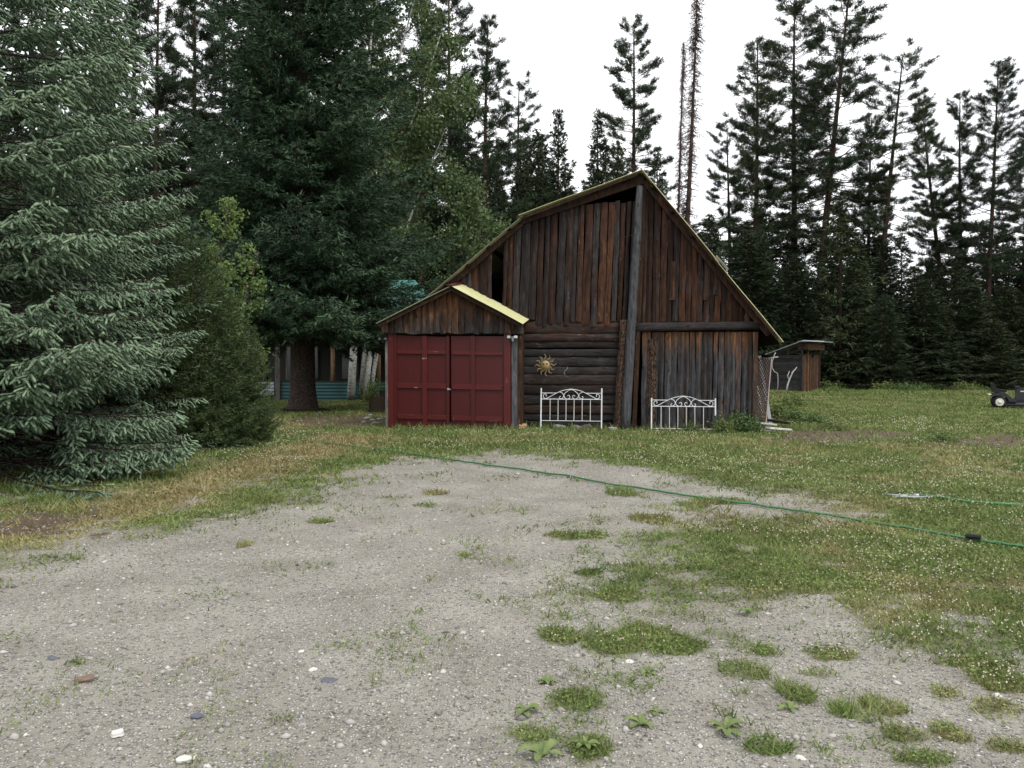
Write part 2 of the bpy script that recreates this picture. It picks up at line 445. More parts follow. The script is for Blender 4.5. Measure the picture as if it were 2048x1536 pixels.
M['n_forest'] = leafy('forest_spruce_needles', (0.010, 0.022, 0.010), (0.038, 0.062, 0.022), 0.04, var=0.3)
M['n_pine'] = leafy('pine_needles', (0.018, 0.036, 0.016), (0.055, 0.085, 0.04), 0.06, var=0.25)
M['l_birch'] = leafy('birch_leaves', (0.055, 0.095, 0.035), (0.15, 0.20, 0.08), 0.3)
M['l_sapling'] = leafy('sapling_leaves', (0.085, 0.15, 0.045), (0.24, 0.32, 0.10), 0.35)
M['l_weed'] = leafy('weed_leaves', (0.04, 0.08, 0.022), (0.17, 0.23, 0.07), 0.25, var=0.15)
M['l_plantain'] = leafy('plantain_leaves', (0.10, 0.15, 0.045), (0.21, 0.26, 0.10), 0.2)

# ------------------------------------------------------------------ ground
RNG = np.random.default_rng(7)
def vnoise(x, y, seed=0):
    xi, yi = np.floor(x).astype(np.int64), np.floor(y).astype(np.int64)
    fx, fy = x - xi, y - yi
    fx, fy = fx * fx * (3 - 2 * fx), fy * fy * (3 - 2 * fy)
    def h(a, b):
        n = (a * 374761393 + b * 668265263 + seed * 1442695041) & 0x7fffffff
        n = ((n ^ (n >> 13)) * 1274126177) & 0x7fffffff
        return ((n ^ (n >> 16)) & 0xffff) / 65535.0
    return (h(xi, yi) * (1 - fx) + h(xi + 1, yi) * fx) * (1 - fy) + (h(xi, yi + 1) * (1 - fx) + h(xi + 1, yi + 1) * fx) * fy
def fbm(x, y, seed=0, oct=4):
    s, a, tot = 0, 1.0, 0
    for k in range(oct):
        s = s + a * vnoise(x * 2 ** k, y * 2 ** k, seed + k * 17); tot += a; a *= 0.55
    return s / tot
def sstep(a, b, x):
    t = np.clip((x - a) / (b - a), 0, 1); return t * t * (3 - 2 * t)
def gpx(pts):
    return np.array([tuple(ground_at(u, v).xy) for u, v in pts])
def poly_sd(poly, x, y):
    """signed distance, positive inside"""
    inside = np.zeros(x.shape, bool); dmin = np.full(x.shape, 1e9)
    n = len(poly)
    for i in range(n):
        x0, y0 = poly[i]; x1, y1 = poly[(i + 1) % n]
        ex, ey = x1 - x0, y1 - y0
        t = np.clip(((x - x0) * ex + (y - y0) * ey) / (ex * ex + ey * ey + 1e-12), 0, 1)
        dmin = np.minimum(dmin, np.hypot(x - x0 - t * ex, y - y0 - t * ey))
        c = ((y0 > y) != (y1 > y)) & (x < ex * (y - y0) / (ey + 1e-12) + x0)
        inside ^= c
    return np.where(inside, dmin, -dmin)
GRAVEL = np.vstack([gpx([(-350, 1260), (-100, 1195), (120, 1128), (300, 1082), (480, 1040), (630, 1008), (735, 962), (800, 932), (900, 916), (1000, 908), (1110, 915), (1200, 925), (1290, 945),
    (1400, 962), (1500, 982), (1610, 1022), (1500, 1030), (1390, 1028), (1310, 1040), (1262, 1066), (1300, 1110), (1275, 1150), (1215, 1182), (1290, 1212), (1420, 1228), (1560, 1255), (1700, 1288),
    (1880, 1328), (2060, 1335), (2400, 1400)]), [(9, -6), (-14, -6)]])
# weed and grass patches standing in the gravel: centre, half width, half height (pixels), density
PATCHES = [(1120, 1276, 42, 20, 1.3), (1230, 1290, 70, 22, 1.2), (1320, 1282, 80, 34, 1.2), (1140, 1072, 48, 9, 1.3), (1192, 1070, 26, 8, 1.0), (1530, 1305, 30, 12, 1.3), (1240, 1192, 48, 16, 1.2),
    (1655, 1312, 55, 16, 0.9), (1590, 1395, 38, 24, 0.9), (1640, 1352, 34, 12, 0.8), (1686, 1432, 34, 17, 0.9), (1775, 1418, 50, 20, 1.0), (1802, 1475, 46, 18, 1.0), (1905, 1470, 36, 24, 1.1),
    (1950, 1330, 80, 14, 1.0), (2000, 1365, 70, 28, 1.2), (1890, 1395, 50, 14, 0.9), (2010, 1430, 70, 34, 1.1), (1540, 1497, 48, 16, 1.0), (1155, 1405, 62, 22, 0.9), (1070, 1478, 60, 20, 0.8),
    (1175, 1500, 45, 24, 1.0), (1480, 1345, 60, 18, 0.6), (1850, 1520, 60, 18, 1.0), (2020, 1500, 50, 20, 1.0), (1175, 1145, 28, 10, 1.0), (930, 1111, 16, 5, 1.2), (880, 1338, 14, 8, 0.8),
    (640, 1043, 28, 5, 1.0), (490, 1090, 20, 7, 0.9), (850, 1010, 26, 5, 0.8), (870, 985, 26, 5, 0.8), (790, 995, 40, 6, 0.7), (560, 1440, 30, 12, 0.4), (150, 1325, 26, 8, 0.5), (1310, 1040, 50, 12, 0.8),
    (1440, 1000, 60, 8, 0.9), (1390, 1008, 40, 8, 0.8), (1250, 985, 40, 9, 0.7)]
DRY = gpx([(150, 1030), (330, 962), (520, 902), (640, 868), (770, 872), (700, 905), (560, 950), (430, 992), (300, 1042), (120, 1085), (-300, 1180), (-300, 1060)])
SOIL = [gpx([(1545, 868), (1600, 852), (1760, 860), (1830, 868), (1790, 882), (1640, 886), (1560, 884)]), gpx([(1880, 880), (1960, 868), (2120, 872), (2160, 890), (2000, 896), (1900, 892)]),
        gpx([(700, 856), (600, 850), (545, 838), (640, 828), (770, 832), (772, 852)]), gpx([(-300, 1070), (-60, 1040), (90, 1030), (200, 1035), (170, 1062), (20, 1085), (-300, 1130)])]
def ground_fields(x, y):
    n1 = fbm(x * 1.1, y * 1.1, 3); n2 = fbm(x * 4.0, y * 4.0, 11); n3 = fbm(x * 0.35, y * 0.35, 23)
    d = np.hypot(x, y)
    sd = poly_sd(GRAVEL, x, y) + (n1 - 0.5) * (0.9 + 0.05 * d) + (n2 - 0.5) * 0.9
    g = 1 - sstep(-1.25, 0.5, sd)
    g = np.maximum(g, 0.30 * sstep(0.52, 0.72, fbm(x * 3.1, y * 2.2, 41)) * (0.4 + 0.6 * sstep(-3, 2, x)))          # thin growth on the gravel
    for u, v, hu, hv, den in PATCHES:
        c = ground_at(u, v); a = ground_at(u + hu, v); b1, b2 = ground_at(u, v - hv), ground_at(u, v + hv)
        rx = abs(a.x - c.x); ry = abs(b1.y - b2.y) / 2
        q = ((x - c.x) / rx) ** 2 + ((y - (b1.y + b2.y) / 2) / ry) ** 2
        g = np.maximum(g, np.clip(den * (1 - sstep(0.3, 1.3, q + (n2 - 0.5) * 1.6)), 0, 1))
    g = g * (1 - 0.6 * sstep(0.57, 0.72, n2 * 0.65 + n1 * 0.35) * (y < 16)) * (1 - 0.45 * sstep(0.48, 0.62, fbm(x * 2.2, y * 2.2, 201)) * (x < 0.5) * (y < 14))           # bare spots in the lawn
    dry = sstep(-0.5, 0.5, poly_sd(DRY, x, y) + (n1 - 0.5) * 1.2)
    dry = np.maximum(dry, 0.75 * sstep(0.5, 0.68, n1 * 0.55 + n3 * 0.45))
    soil = np.zeros_like(x)
    for p in SOIL:
        soil = np.maximum(soil, sstep(-0.3, 0.3, poly_sd(p, x, y) + (n2 - 0.5) * 1.3 + (n1 - 0.5) * 0.8))
    fst = sstep(44, 49, y + (n1 - 0.5) * 4)
    soil = np.maximum(soil, fst)
    g = g * (1 - 0.85 * soil)
    return g, dry, soil
def ground_z(x, y):
    z = (fbm(x * 0.5, y * 0.5, 71, 3) - 0.5) * 0.05 + (fbm(x * 2.5, y * 2.5, 77, 3) - 0.5) * 0.018
    return z * sstep(0, 4, np.hypot(x, y)) * (np.hypot(x, y) < 200)
def axis(lo, hi, step, far, n):
    a = np.arange(lo, hi + 1e-6, step)
    e = np.geomspace(step, far, n)
    return np.concatenate([(lo - np.cumsum(e))[::-1], a, hi + np.cumsum(e)])
gx = axis(-11, 13, 0.085, 300, 22)
gy = np.concatenate([-np.geomspace(1, 800, 8)[::-1], np.arange(0.0, 2.2, 0.3), np.arange(2.2, 22, 0.085), np.arange(22, 52, 0.4), 52 + np.cumsum(np.geomspace(0.8, 500, 18))])
GX, GY = np.meshgrid(gx, gy)
g_, dry_, soil_ = ground_fields(GX.ravel(), GY.ravel())
V = np.stack([GX.ravel(), GY.ravel(), ground_z(GX.ravel(), GY.ravel())], 1)
nx, ny = len(gx), len(gy)
idx = np.arange(nx * ny).reshape(ny, nx)
Q = np.stack([idx[:-1, :-1], idx[:-1, 1:], idx[1:, 1:], idx[1:, :-1]], -1).reshape(-1, 4)
me = np_mesh('ground', V, quads=Q, attrs={'grass': g_, 'dry': dry_, 'soil': soil_}, smooth=True)
def ground_mat():
    m, t, b = new_mat('ground_gravel_and_turf')
    geo = node(t, 'ShaderNodeNewGeometry'); P = geo.outputs['Position']
    def at_(n): return node(t, 'ShaderNodeAttribute', attribute_name=n).outputs['Fac']
    n_f = noise(t, P, 55, 5, 0.65); n_m = noise(t, P, 9, 5, 0.6); n_l = noise(t, P, 1.3, 5, 0.6)
    vo = node(t, 'ShaderNodeTexVoronoi'); vo.inputs['Scale'].default_value = 62; t.links.new(P, vo.inputs['Vector'])
    vo2 = node(t, 'ShaderNodeTexVoronoi'); vo2.inputs['Scale'].default_value = 24; t.links.new(P, vo2.inputs['Vector'])
    sep = node(t, 'ShaderNodeSeparateColor'); t.links.new(vo.outputs['Color'], sep.inputs[0])
    sep2 = node(t, 'ShaderNodeSeparateColor'); t.links.new(vo2.outputs['Color'], sep2.inputs[0])
    # fines with small stones of many greys set in them
    fines = mixc(t, remap(t, n_l, 0.3, 0.7), (0.23, 0.21, 0.172), (0.40, 0.38, 0.325))
    st = mixc(t, sep.outputs[0], (0.11, 0.105, 0.098), (0.52, 0.505, 0.465))
    sf = mathn(t, 'MULTIPLY', remap(t, vo.outputs['Distance'], 0.3, 0.62, 1, 0), remap(t, sep.outputs[1], 0.35, 0.5))
    grav = mixc(t, sf, mixc(t, remap(t, n_f, 0.3, 0.7), mixc(t, 0.4, fines, (0.09, 0.083, 0.072)), fines), st)
    s2 = mathn(t, 'MULTIPLY', remap(t, vo2.outputs['Distance'], 0.28, 0.42, 1, 0), remap(t, sep2.outputs[1], 0.86, 0.9))
    grav = mixc(t, s2, grav, mixc(t, sep2.outputs[0], (0.16, 0.15, 0.14), (0.46, 0.44, 0.41)))
    grav = mixc(t, remap(t, n_m, 0.62, 0.75, 0, 0.5), grav, (0.13, 0.11, 0.085))
    soil = mixc(t, n_m, (0.05, 0.036, 0.024), (0.175, 0.13, 0.09))
    soil = mixc(t, mathn(t, 'MULTIPLY', remap(t, n_f, 0.6, 0.68), 0.6), soil, (0.30, 0.25, 0.2))
    green = mixc(t, n_m, (0.075, 0.085, 0.03), (0.16, 0.17, 0.065))
    straw = mixc(t, n_f, (0.13, 0.105, 0.05), (0.30, 0.25, 0.12))
    turf = mixc(t, mathn(t, 'MULTIPLY', at_('dry'), remap(t, n_m, 0.3, 0.62)), green, straw)
    turf = mixc(t, remap(t, n_f, 0.35, 0.6, 0.55, 0), turf, (0.06, 0.045, 0.025))
    gf = mathn(t, 'ADD', at_('grass'), mathn(t, 'MULTIPLY', mathn(t, 'SUBTRACT', n_m, 0.5), 0.8))
    c = mixc(t, remap(t, gf, 0.2, 0.85), grav, turf)
    so = mathn(t, 'ADD', at_('soil'), mathn(t, 'MULTIPLY', mathn(t, 'SUBTRACT', n_m, 0.5), 0.6))
    c = mixc(t, remap(t, so, 0.3, 0.7), c, soil)
    t.links.new(c, b.inputs['Base Color']); set_in(b, 0.95, 0.15)
    hgt = mathn(t, 'ADD', mathn(t, 'MULTIPLY', sf, 0.7), n_f)
    bump(t, b, hgt, 1.0, 0.016)
    return m
ground = link('ground', me, ground_mat()); tag(ground, kind='structure')

def tri_cloud(P, D, side, L, W, bend=None):
    """one triangle per row: base of width W at P, tip at P + D*L"""
    n = len(P); V = np.empty((n, 3, 3))
    V[:, 0] = P - side * (W / 2)[:, None]; V[:, 1] = P + side * (W / 2)[:, None]; V[:, 2] = P + D * L[:, None]
    return V.reshape(-1, 3), np.arange(n * 3).reshape(-1, 3)
def unit(a):
    return a / (np.linalg.norm(a, axis=-1, keepdims=True) + 1e-9)
def grass_mat():
    m, t, b = new_mat('lawn_blades')
    a = node(t, 'ShaderNodeAttribute', attribute_name='tone').outputs['Fac']; d = node(t, 'ShaderNodeAttribute', attribute_name='dry').outputs['Fac']
    c = mixc(t, a, (0.07, 0.112, 0.027), (0.215, 0.29, 0.09))
    c = mixc(t, d, c, mixc(t, a, (0.17, 0.135, 0.055), (0.43, 0.375, 0.19)))
    t.links.new(c, b.inputs['Base Color']); set_in(b, 0.6, 0.2)
    tr = node(t, 'ShaderNodeBsdfTranslucent'); ms = node(t, 'ShaderNodeMixShader'); ms.inputs[0].default_value = 0.2
    t.links.new(c, tr.inputs['Color']); t.links.new(b.outputs[0], ms.inputs[1]); t.links.new(tr.outputs[0], ms.inputs[2])
    t.links.new(ms.outputs[0], t.nodes['Material Output'].inputs['Surface'])
    return m
# building footprints that nothing grows through
def blocked(x, y):
    lx = (x - BARN_O.x) * math.cos(BARN_ROT) + (y - BARN_O.y) * math.sin(BARN_ROT)
    ly = -(x - BARN_O.x) * math.sin(BARN_ROT) + (y - BARN_O.y) * math.cos(BARN_ROT)
    return ((ly > -0.02) & (ly < 9) & (lx > -3) & (lx < 5.6)) | ((ly > -0.55) & (ly < 5) & (lx > -3.2) & (lx < 0.0)) | ((y > 34) & (x < -2.5) & (x > -11) & (y < 42))
def scatter(n, d0, d1, ang0, ang1, pw=1.0):
    d = d0 * np.exp((RNG.random(n) ** pw) * math.log(d1 / d0)); a = np.radians(ang0 + RNG.random(n) * (ang1 - ang0))
    return d * np.sin(a), d * np.cos(a), d
def make_grass(n):
    x, y, d = scatter(n, 2.8, 50, -42, 42)
    x = np.concatenate([x, x + RNG.normal(0, 0.012 * np.sqrt(d), n)]); y = np.concatenate([y, y + RNG.normal(0, 0.012 * np.sqrt(d), n)]); d = np.concatenate([d, d])
    g, dry, soil = ground_fields(x, y)
    fine = fbm(x * 7.0, y * 7.0, 151, 3)
    keep = (RNG.random(len(x)) < np.clip(g ** 1.2 * (0.25 + 1.5 * sstep(0.30, 0.62, fine + 0.25 * g - 0.08)), 0, 1)) & ~blocked(x, y) & (d > 2.6)
    x, y, d, g, dry = x[keep], y[keep], d[keep], g[keep], dry[keep]
    n = len(x)
    tall = 1 + 1.3 * sstep(0.55, 0.75, fbm(x * 0.8, y * 0.8, 91)) * (g < 0.9) + 1.5 * ((y > 38) * sstep(0.45, 0.6, fbm(x * 0.4, y * 0.6, 93)))
    L = (0.016 + 0.0042 * d) * (0.5 + RNG.random(n)) * tall; L = np.minimum(L, 0.09 * tall)
    W = (0.0026 + 0.0013 * d) * (0.6 + 0.8 * RNG.random(n))
    lx = (x - BARN_O.x) * math.cos(BARN_ROT) + (y - BARN_O.y) * math.sin(BARN_ROT); ly = -(x - BARN_O.x) * math.sin(BARN_ROT) + (y - BARN_O.y) * math.cos(BARN_ROT)
    L *= 1 + 1.6 * ((ly > -0.45 - 0.6 * (lx < 0)) & (ly < 0.1) & (lx > -3) & (lx < 6)) * RNG.random(n)
    lean = RNG.normal(0, 0.75, (n, 2)); up_ = np.full(n, 0.85)
    leaf = (RNG.random(n) < 0.45) & (d < 16) & (fbm(x * 1.3, y * 1.3, 171) > 0.42)      # flat clover leaflets among the blades
    up_[leaf] = RNG.normal(0, 0.25, leaf.sum()); L[leaf] = (0.007 + 0.0016 * d[leaf]) * (0.6 + 0.8 * RNG.random(leaf.sum())); W[leaf] = L[leaf] * 0.85
    D = unit(np.column_stack([lean, up_]))
    side = unit(np.cross(D, RNG.normal(0, 1, (n, 3))))
    P = np.column_stack([x, y, ground_z(x, y) - 0.004 + leaf * (0.01 + 0.025 * RNG.random(n))])
    V, T = tri_cloud(P, D, side, L, W)
    patch = 0.5 * fbm(x * 1.7, y * 1.7, 57) + 0.5 * fbm(x * 6, y * 6, 59)
    tone = np.clip(1.7 * patch - 0.4 + RNG.normal(0, 0.2, n), 0, 1)
    dr = np.clip(dry * (0.62 + 0.4 * (x < 0)) + 0.9 * (fbm(x * 3.1, y * 3.1, 161) - 0.5) + RNG.normal(0, 0.2, n) + 0.05, 0, 1)
    return np_mesh('lawn_grass', V, tris=T, attrs={'tone': np.repeat(tone, 3), 'dry': np.repeat(dr, 3)})
lawn = link('lawn_grass', make_grass(400000), grass_mat())
tag(lawn, 'short patchy green and straw coloured lawn grass', 'grass', kind='stuff')
# clover heads
def make_clover(n):
    x, y, d = scatter(n, 4.5, 30, -32, 38)
    g, dry, soil = ground_fields(x, y)
    zone = (0.25 + sstep(0.42, 0.62, fbm(x * 0.45, y * 0.45, 131)) + 0.3 * ((x > 2.5) & (y < 13))) * sstep(0.35, 0.6, fbm(x * 1.6, y * 1.6, 137))
    keep = (RNG.random(n) < g ** 2 * zone * 0.8) & ~blocked(x, y) & ((x > -0.5) | (y > 12)) & (d < 26)
    x, y, d = x[keep], y[keep], d[keep]; n = len(x)
    r = (0.0036 + 0.0005 * d) * (0.7 + 0.6 * RNG.random(n)); z = ground_z(x, y) + 0.03 + 0.025 * RNG.random(n)
    O = np.array([(1, 0, 0), (-.5, .87, 0), (-.5, -.87, 0), (0, 0, 1.1), (0, 0, -0.7)])
    V = np.column_stack([x, y, z])[:, None, :] + O[None] * r[:, None, None]
    T = np.array([(0, 1, 3), (1, 2, 3), (2, 0, 3), (1, 0, 4), (2, 1, 4), (0, 2, 4)])
    T = (np.arange(n) * 5)[:, None, None] + T[None]
    return np_mesh('clover_flowers', V.reshape(-1, 3), tris=T.reshape(-1, 3))
m, t, b = new_mat('clover_white'); b.inputs['Base Color'].default_value = (0.50, 0.46, 0.36, 1); set_in(b, 0.8, 0.2)
clover = link('clover_flowers', make_clover(36000), m)
tag(clover, 'tiny white clover heads sprinkled over the lawn', 'flowers', kind='stuff')
# loose stones of the drive
def make_pebbles(n):
    x, y, d = scatter(n, 2.6, 19, -40, 40)
    g, dry, soil = ground_fields(x, y)
    keep = (RNG.random(n) < np.clip(1 - g * 1.5, 0.0, 1)) & ~blocked(x, y)
    x, y, d = x[keep], y[keep], d[keep]; n = len(x)
    r = 0.0028 + 0.0009 * d * 0.6 + 0.008 * RNG.random(n) ** 5 + 0.02 * (RNG.random(n) < 0.018) * RNG.random(n)
    O = np.array([(1, 0, 0), (0, 1, 0), (-1, 0, 0), (0, -1, 0), (0, 0, .62), (0, 0, -.5)])
    V = O[None] * (0.7 + 0.6 * RNG.random((n, 6, 1))) * r[:, None, None]
    a = RNG.random(n) * 6.28; c, s = np.cos(a)[:, None], np.sin(a)[:, None]
    vx, vy = V[..., 0] * 1.25, V[..., 1] * 0.9
    V = np.stack([vx * c - vy * s, vx * s + vy * c, V[..., 2]], -1) + np.column_stack([x, y, ground_z(x, y) + r * 0.1])[:, None]
    T = np.array([(0, 1, 4), (1, 2, 4), (2, 3, 4), (3, 0, 4), (1, 0, 5), (2, 1, 5), (3, 2, 5), (0, 3, 5)])
    T = (np.arange(n) * 6)[:, None, None] + T[None]
    tone = np.clip(RNG.normal(0.42, 0.22, n), 0, 1)
    return np_mesh('gravel_stones', V.reshape(-1, 3), tris=T.reshape(-1, 3), attrs={'tone': np.repeat(tone, 6)})
m, t, b = new_mat('gravel_stone'); a = node(t, 'ShaderNodeAttribute', attribute_name='tone').outputs['Fac']
geo = node(t, 'ShaderNodeNewGeometry')
hue = noise(t, geo.outputs['Position'], 30, 2)
c = mixc(t, a, (0.11, 0.105, 0.10), (0.58, 0.56, 0.52)); c = mixc(t, remap(t, hue, 0.55, 0.7, 0, 0.35), c, (0.26, 0.17, 0.12))
t.links.new(c, b.inputs['Base Color']); set_in(b, 0.9, 0.2)
peb = link('gravel_stones', make_pebbles(42000), m)
tag(peb, 'loose grey gravel stones covering the driveway', 'gravel', kind='stuff')

# ------------------------------------------------------------------ barn
def plank_mesh(rng, xb, xt, wb, wt, zb, ztl, ztr, thick=0.035, n=6, round_=0.012, wob=0.013):
    """upright board, local origin at bottom centre; xb/xt centre offset at bottom and top; ztl/ztr top height left and right"""
    vs, fs = [], []
    for i in range(n + 1):
        f = i / n; cx = xb + (xt - xb) * f; w = (wb + (wt - wb) * f) / 2
        l, r = cx - w + rng.uniform(-wob, wob), cx + w + rng.uniform(-wob, wob)
        zl, zr = zb + (ztl - zb) * f, zb + (ztr - zb) * f
        if i == 0:
            e = rng.uniform(-0.012, 0.012); zl += e; zr -= e
        bow = rng.uniform(-0.004, 0.004); mid = cx + rng.uniform(-0.2, 0.2) * w
        vs += [(l, -thick * 0.55 + bow, zl), (mid, -thick - round_ + bow, (zl + zr) / 2), (r, -thick * 0.55 + bow, zr), (r, 0, zr), (l, 0, zl)]
    for i in range(n):
        for k in range(5):
            a = i * 5 + k; b_ = i * 5 + (k + 1) % 5; fs.append((a, b_, b_ + 5, a + 5))
    fs.append((4, 3, 2, 1, 0)); fs.append(tuple(n * 5 + k for k in range(5)))
    me = bpy.data.meshes.new('plank'); me.from_pydata(vs, [], fs); me.update(); return me
def interp(pts, x):
    for (x0, y0), (x1, y1) in zip(pts, pts[1:]):
        if x <= x1: return y0 + (y1 - y0) * (x - x0) / (x1 - x0)
    return pts[-1][1]
def plank_row(parent, mat, edges, bottom, top, y, rng, lean=0.0, name='plank', gap=0.006, botjit=0.0, topjit=0.0, thick=0.035):
    """boards between pixel columns 'edges'; bottom/top: functions of the column giving a pixel row"""
    for u0, u1 in zip(edges, edges[1:]):
        vb = bottom((u0 + u1) / 2) + rng.uniform(-botjit, botjit)
        x0, zb = fp(u0, vb, y); x1, _ = fp(u1, vb, y)
        _, zl = fp(u0, top(u0), y); _, zr = fp(u1, top(u1), y)
        tj = rng.uniform(-topjit, topjit) * 0.011
        cx = (x0 + x1) / 2; w = abs(x1 - x0) - gap - rng.uniform(0, 0.008)
        H = max(zl, zr) - zb
        me = plank_mesh(rng, 0, lean * H + rng.uniform(-0.012, 0.012), w, w * rng.uniform(0.9, 1.02), 0, zl - zb + tj, zr - zb + tj, thick=thick * rng.uniform(0.8, 1.3))
        link(name, me, mat, parent, (cx, y + rng.uniform(-0.008, 0.004), zb))
def edges_between(u0, u1, n, rng, j=0.25):
    st = (u1 - u0) / n
    return [u0] + [u0 + st * (i + rng.uniform(-j, j)) for i in range(1, n)] + [u1]
def hewn_log(rng, L, r0, r1, n=9, k=12, flat=0.7, sag=0.025):
    """log along +x, origin at left end"""
    mb = MB(); vs, fs = [], []
    bow = rng.uniform(-sag, sag)
    for i in range(n + 1):
        f = i / n; r = r0 + (r1 - r0) * f
        for q in range(k):
            a = 2 * math.pi * q / k + 0.2
            rr = r * (1 + rng.uniform(-0.08, 0.08)); ca, sa = math.cos(a), math.sin(a)
            vs.append((L * f, math.copysign(abs(ca) ** 0.55, ca) * rr * flat, math.copysign(abs(sa) ** 0.7, sa) * rr + bow * math.sin(f * math.pi)))
    for i in range(n):
        for q in range(k):
            l = (q + 1) % k; fs.append((i * k + q, i * k + l, i * k + k + l, i * k + k + q))
    fs.append(tuple(range(k - 1, -1, -1))); fs.append(tuple(n * k + q for q in range(k)))
    mb.add(vs, fs); return mb.mesh('log', True)
def corrugated(a, b, depth0, depth1, rise=0.0, pitch=0.076, amp=0.009, thick=0.004, seg=3, y_axis=True, rng=None):
    """sheet whose front edge runs a->b (x, z) at local y=depth0 and goes back to depth1; ridges run a->b"""
    mb = MB(); a, b = Vector((a[0], 0, a[1])), Vector((b[0], 0, b[1])); d = b - a; n = Vector((-d.z, 0, d.x)).normalized()
    if n.z < 0: n = -n
    N = max(4, int((depth1 - depth0) / pitch * 4)); vs = []
    for s in range(seg + 1):
        f = s / seg; wv = 0 if rng is None or s in (0, seg) else rng.uniform(-0.008, 0.008)
        for i in range(N + 1):
            y = depth0 + (depth1 - depth0) * i / N
            h = amp * math.sin(2 * math.pi * (y - depth0) / pitch) + wv
            p = a + d * f + n * h; vs.append((p.x, y, p.z + rise * (y - depth0)))
    m = len(vs); vs += [(x - n.x * thick, y, z - n.z * thick) for x, y, z in vs]; fs = []; W = N + 1
    for s in range(seg):
        for i in range(N):
            q = s * W + i
            fs.append((q, q + 1, q + W + 1, q + W)); fs.append((m + q, m + q + W, m + q + W + 1, m + q + 1))
    rim = [i for i in range(W)] + [s * W + N for s in range(1, seg + 1)] + [seg * W + i for i in range(N - 1, -1, -1)] + [s * W for s in range(seg - 1, 0, -1)]
    for i, j in zip(rim, rim[1:] + rim[:1]): fs.append((i, i + m, j + m, j))
    return mb.add(vs, fs)

barn = empty('barn', BARN_O, BARN_ROT, 'big weathered board and log barn with lopsided pale metal roof', 'barn')
rng = random.Random(5)
DEPTH = 8.0
# --- outline in the barn frame
xr, _ = fp(1515, 800)                      # right corner
OV = -0.38                                  # roof overhang in front of the wall
pk = fp(1283, 339, OV); er = fp(1567, 684, OV); k1 = fp(1037, 430, OV); k2 = fp(848, 598, OV); el = (fp(790, 650, OV)[0], fp(790, 650, OV)[1])
# inner lining so the inside is closed and dark: side walls, back wall
lx = fp(812, 800)[0]
def roofz(x):
    """height of the underside of the roof at local x"""
    pts = [el, k2, k1, pk, er]
    return interp([(p[0], p[1]) for p in pts], x) - 0.09
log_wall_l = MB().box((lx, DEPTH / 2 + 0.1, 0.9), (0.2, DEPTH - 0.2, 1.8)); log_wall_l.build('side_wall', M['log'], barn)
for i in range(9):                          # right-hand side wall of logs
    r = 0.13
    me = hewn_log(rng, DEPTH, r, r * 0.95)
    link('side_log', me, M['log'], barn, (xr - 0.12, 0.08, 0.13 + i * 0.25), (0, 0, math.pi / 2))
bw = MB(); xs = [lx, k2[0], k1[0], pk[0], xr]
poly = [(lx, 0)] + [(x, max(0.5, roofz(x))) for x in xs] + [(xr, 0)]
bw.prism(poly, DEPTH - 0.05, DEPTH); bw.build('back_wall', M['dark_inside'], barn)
# --- upper boards, left of the pole
tops = [(880, 560), (905, 572), (985, 486), (1003, 470), (1035, 446), (1060, 434), (1110, 418), (1150, 410), (1180, 408), (1225, 406), (1266, 400)]
tp = lambda u: interp(tops, u)
plank_row(barn, M['gable'], [905, 919, 932, 944, 957, 971, 984], lambda u: 640, tp, 0.0, rng)
bots = lambda u: interp([(1000, 622), (1060, 640), (1090, 650), (1120, 645), (1180, 650), (1262, 640)], u)
E = [1003, 1013, 1024, 1038, 1056, 1071, 1084, 1095, 1110, 1126, 1139, 1150, 1163, 1180, 1193, 1208, 1221, 1233, 1244, 1254, 1265]
plank_row(barn, M['gable'], E, bots, tp, -0.02, rng, lean=0.035, botjit=5, topjit=4, gap=0.012)
# --- upper boards, right of the pole
tr_ = lambda u: interp([(1280, 352), (1295, 372), (1505, 634)], u) - 2
E = [1281, 1291, 1303, 1318, 1331, 1343, 1356, 1370, 1381, 1392, 1405, 1417, 1428, 1440, 1452, 1464, 1476, 1488, 1500]
plank_row(barn, M['gable_r'], E, lambda u: 645, tr_, 0.0, rng, lean=0.02, botjit=2, thick=0.04)
for u, v in ((1312, 556), (1345, 600), (1412, 600), (1432, 590)):   # short second-layer boards
    x, z = fp(u, v, -0.04); me = plank_mesh(rng, 0, 0.02, 0.13, 0.125, 0, 0.9 * (1 if u < 1400 else 0.75), 0.9 * (1 if u < 1400 else 0.75), thick=0.03)
    link('plank', me, M['gable_r'], barn, (x, -0.046, z))
# --- horizontal log under the right gable
x0, z0 = fp(1270, 655); x1, z1 = fp(1518, 651)
me = hewn_log(rng, x1 - x0, 0.105, 0.1, n=12, flat=0.9, sag=0.01)
link('beam', me, M['beam'], barn, (x0, -0.06, z0), (0, -math.atan2(z1 - z0, x1 - x0), 0))
# --- lower right boards
E = [1282, 1300, 1315, 1327, 1340, 1352, 1367, 1377, 1389, 1402, 1413, 1424, 1434, 1446, 1458, 1468, 1480, 1492, 1503, 1514]
plank_row(barn, M['lower'], E, lambda u: 866, lambda u: 664, 0.0, rng, lean=0.008)
# bark-covered slab beside the pole
x, z = fp(1302, 866, -0.04); link('bark_slab', plank_mesh(rng, 0, 0.02, 0.22, 0.2, 0, 2.25, 2.25, thick=0.06, round_=0.03), M['barkpost'], barn, (x, -0.03, z))
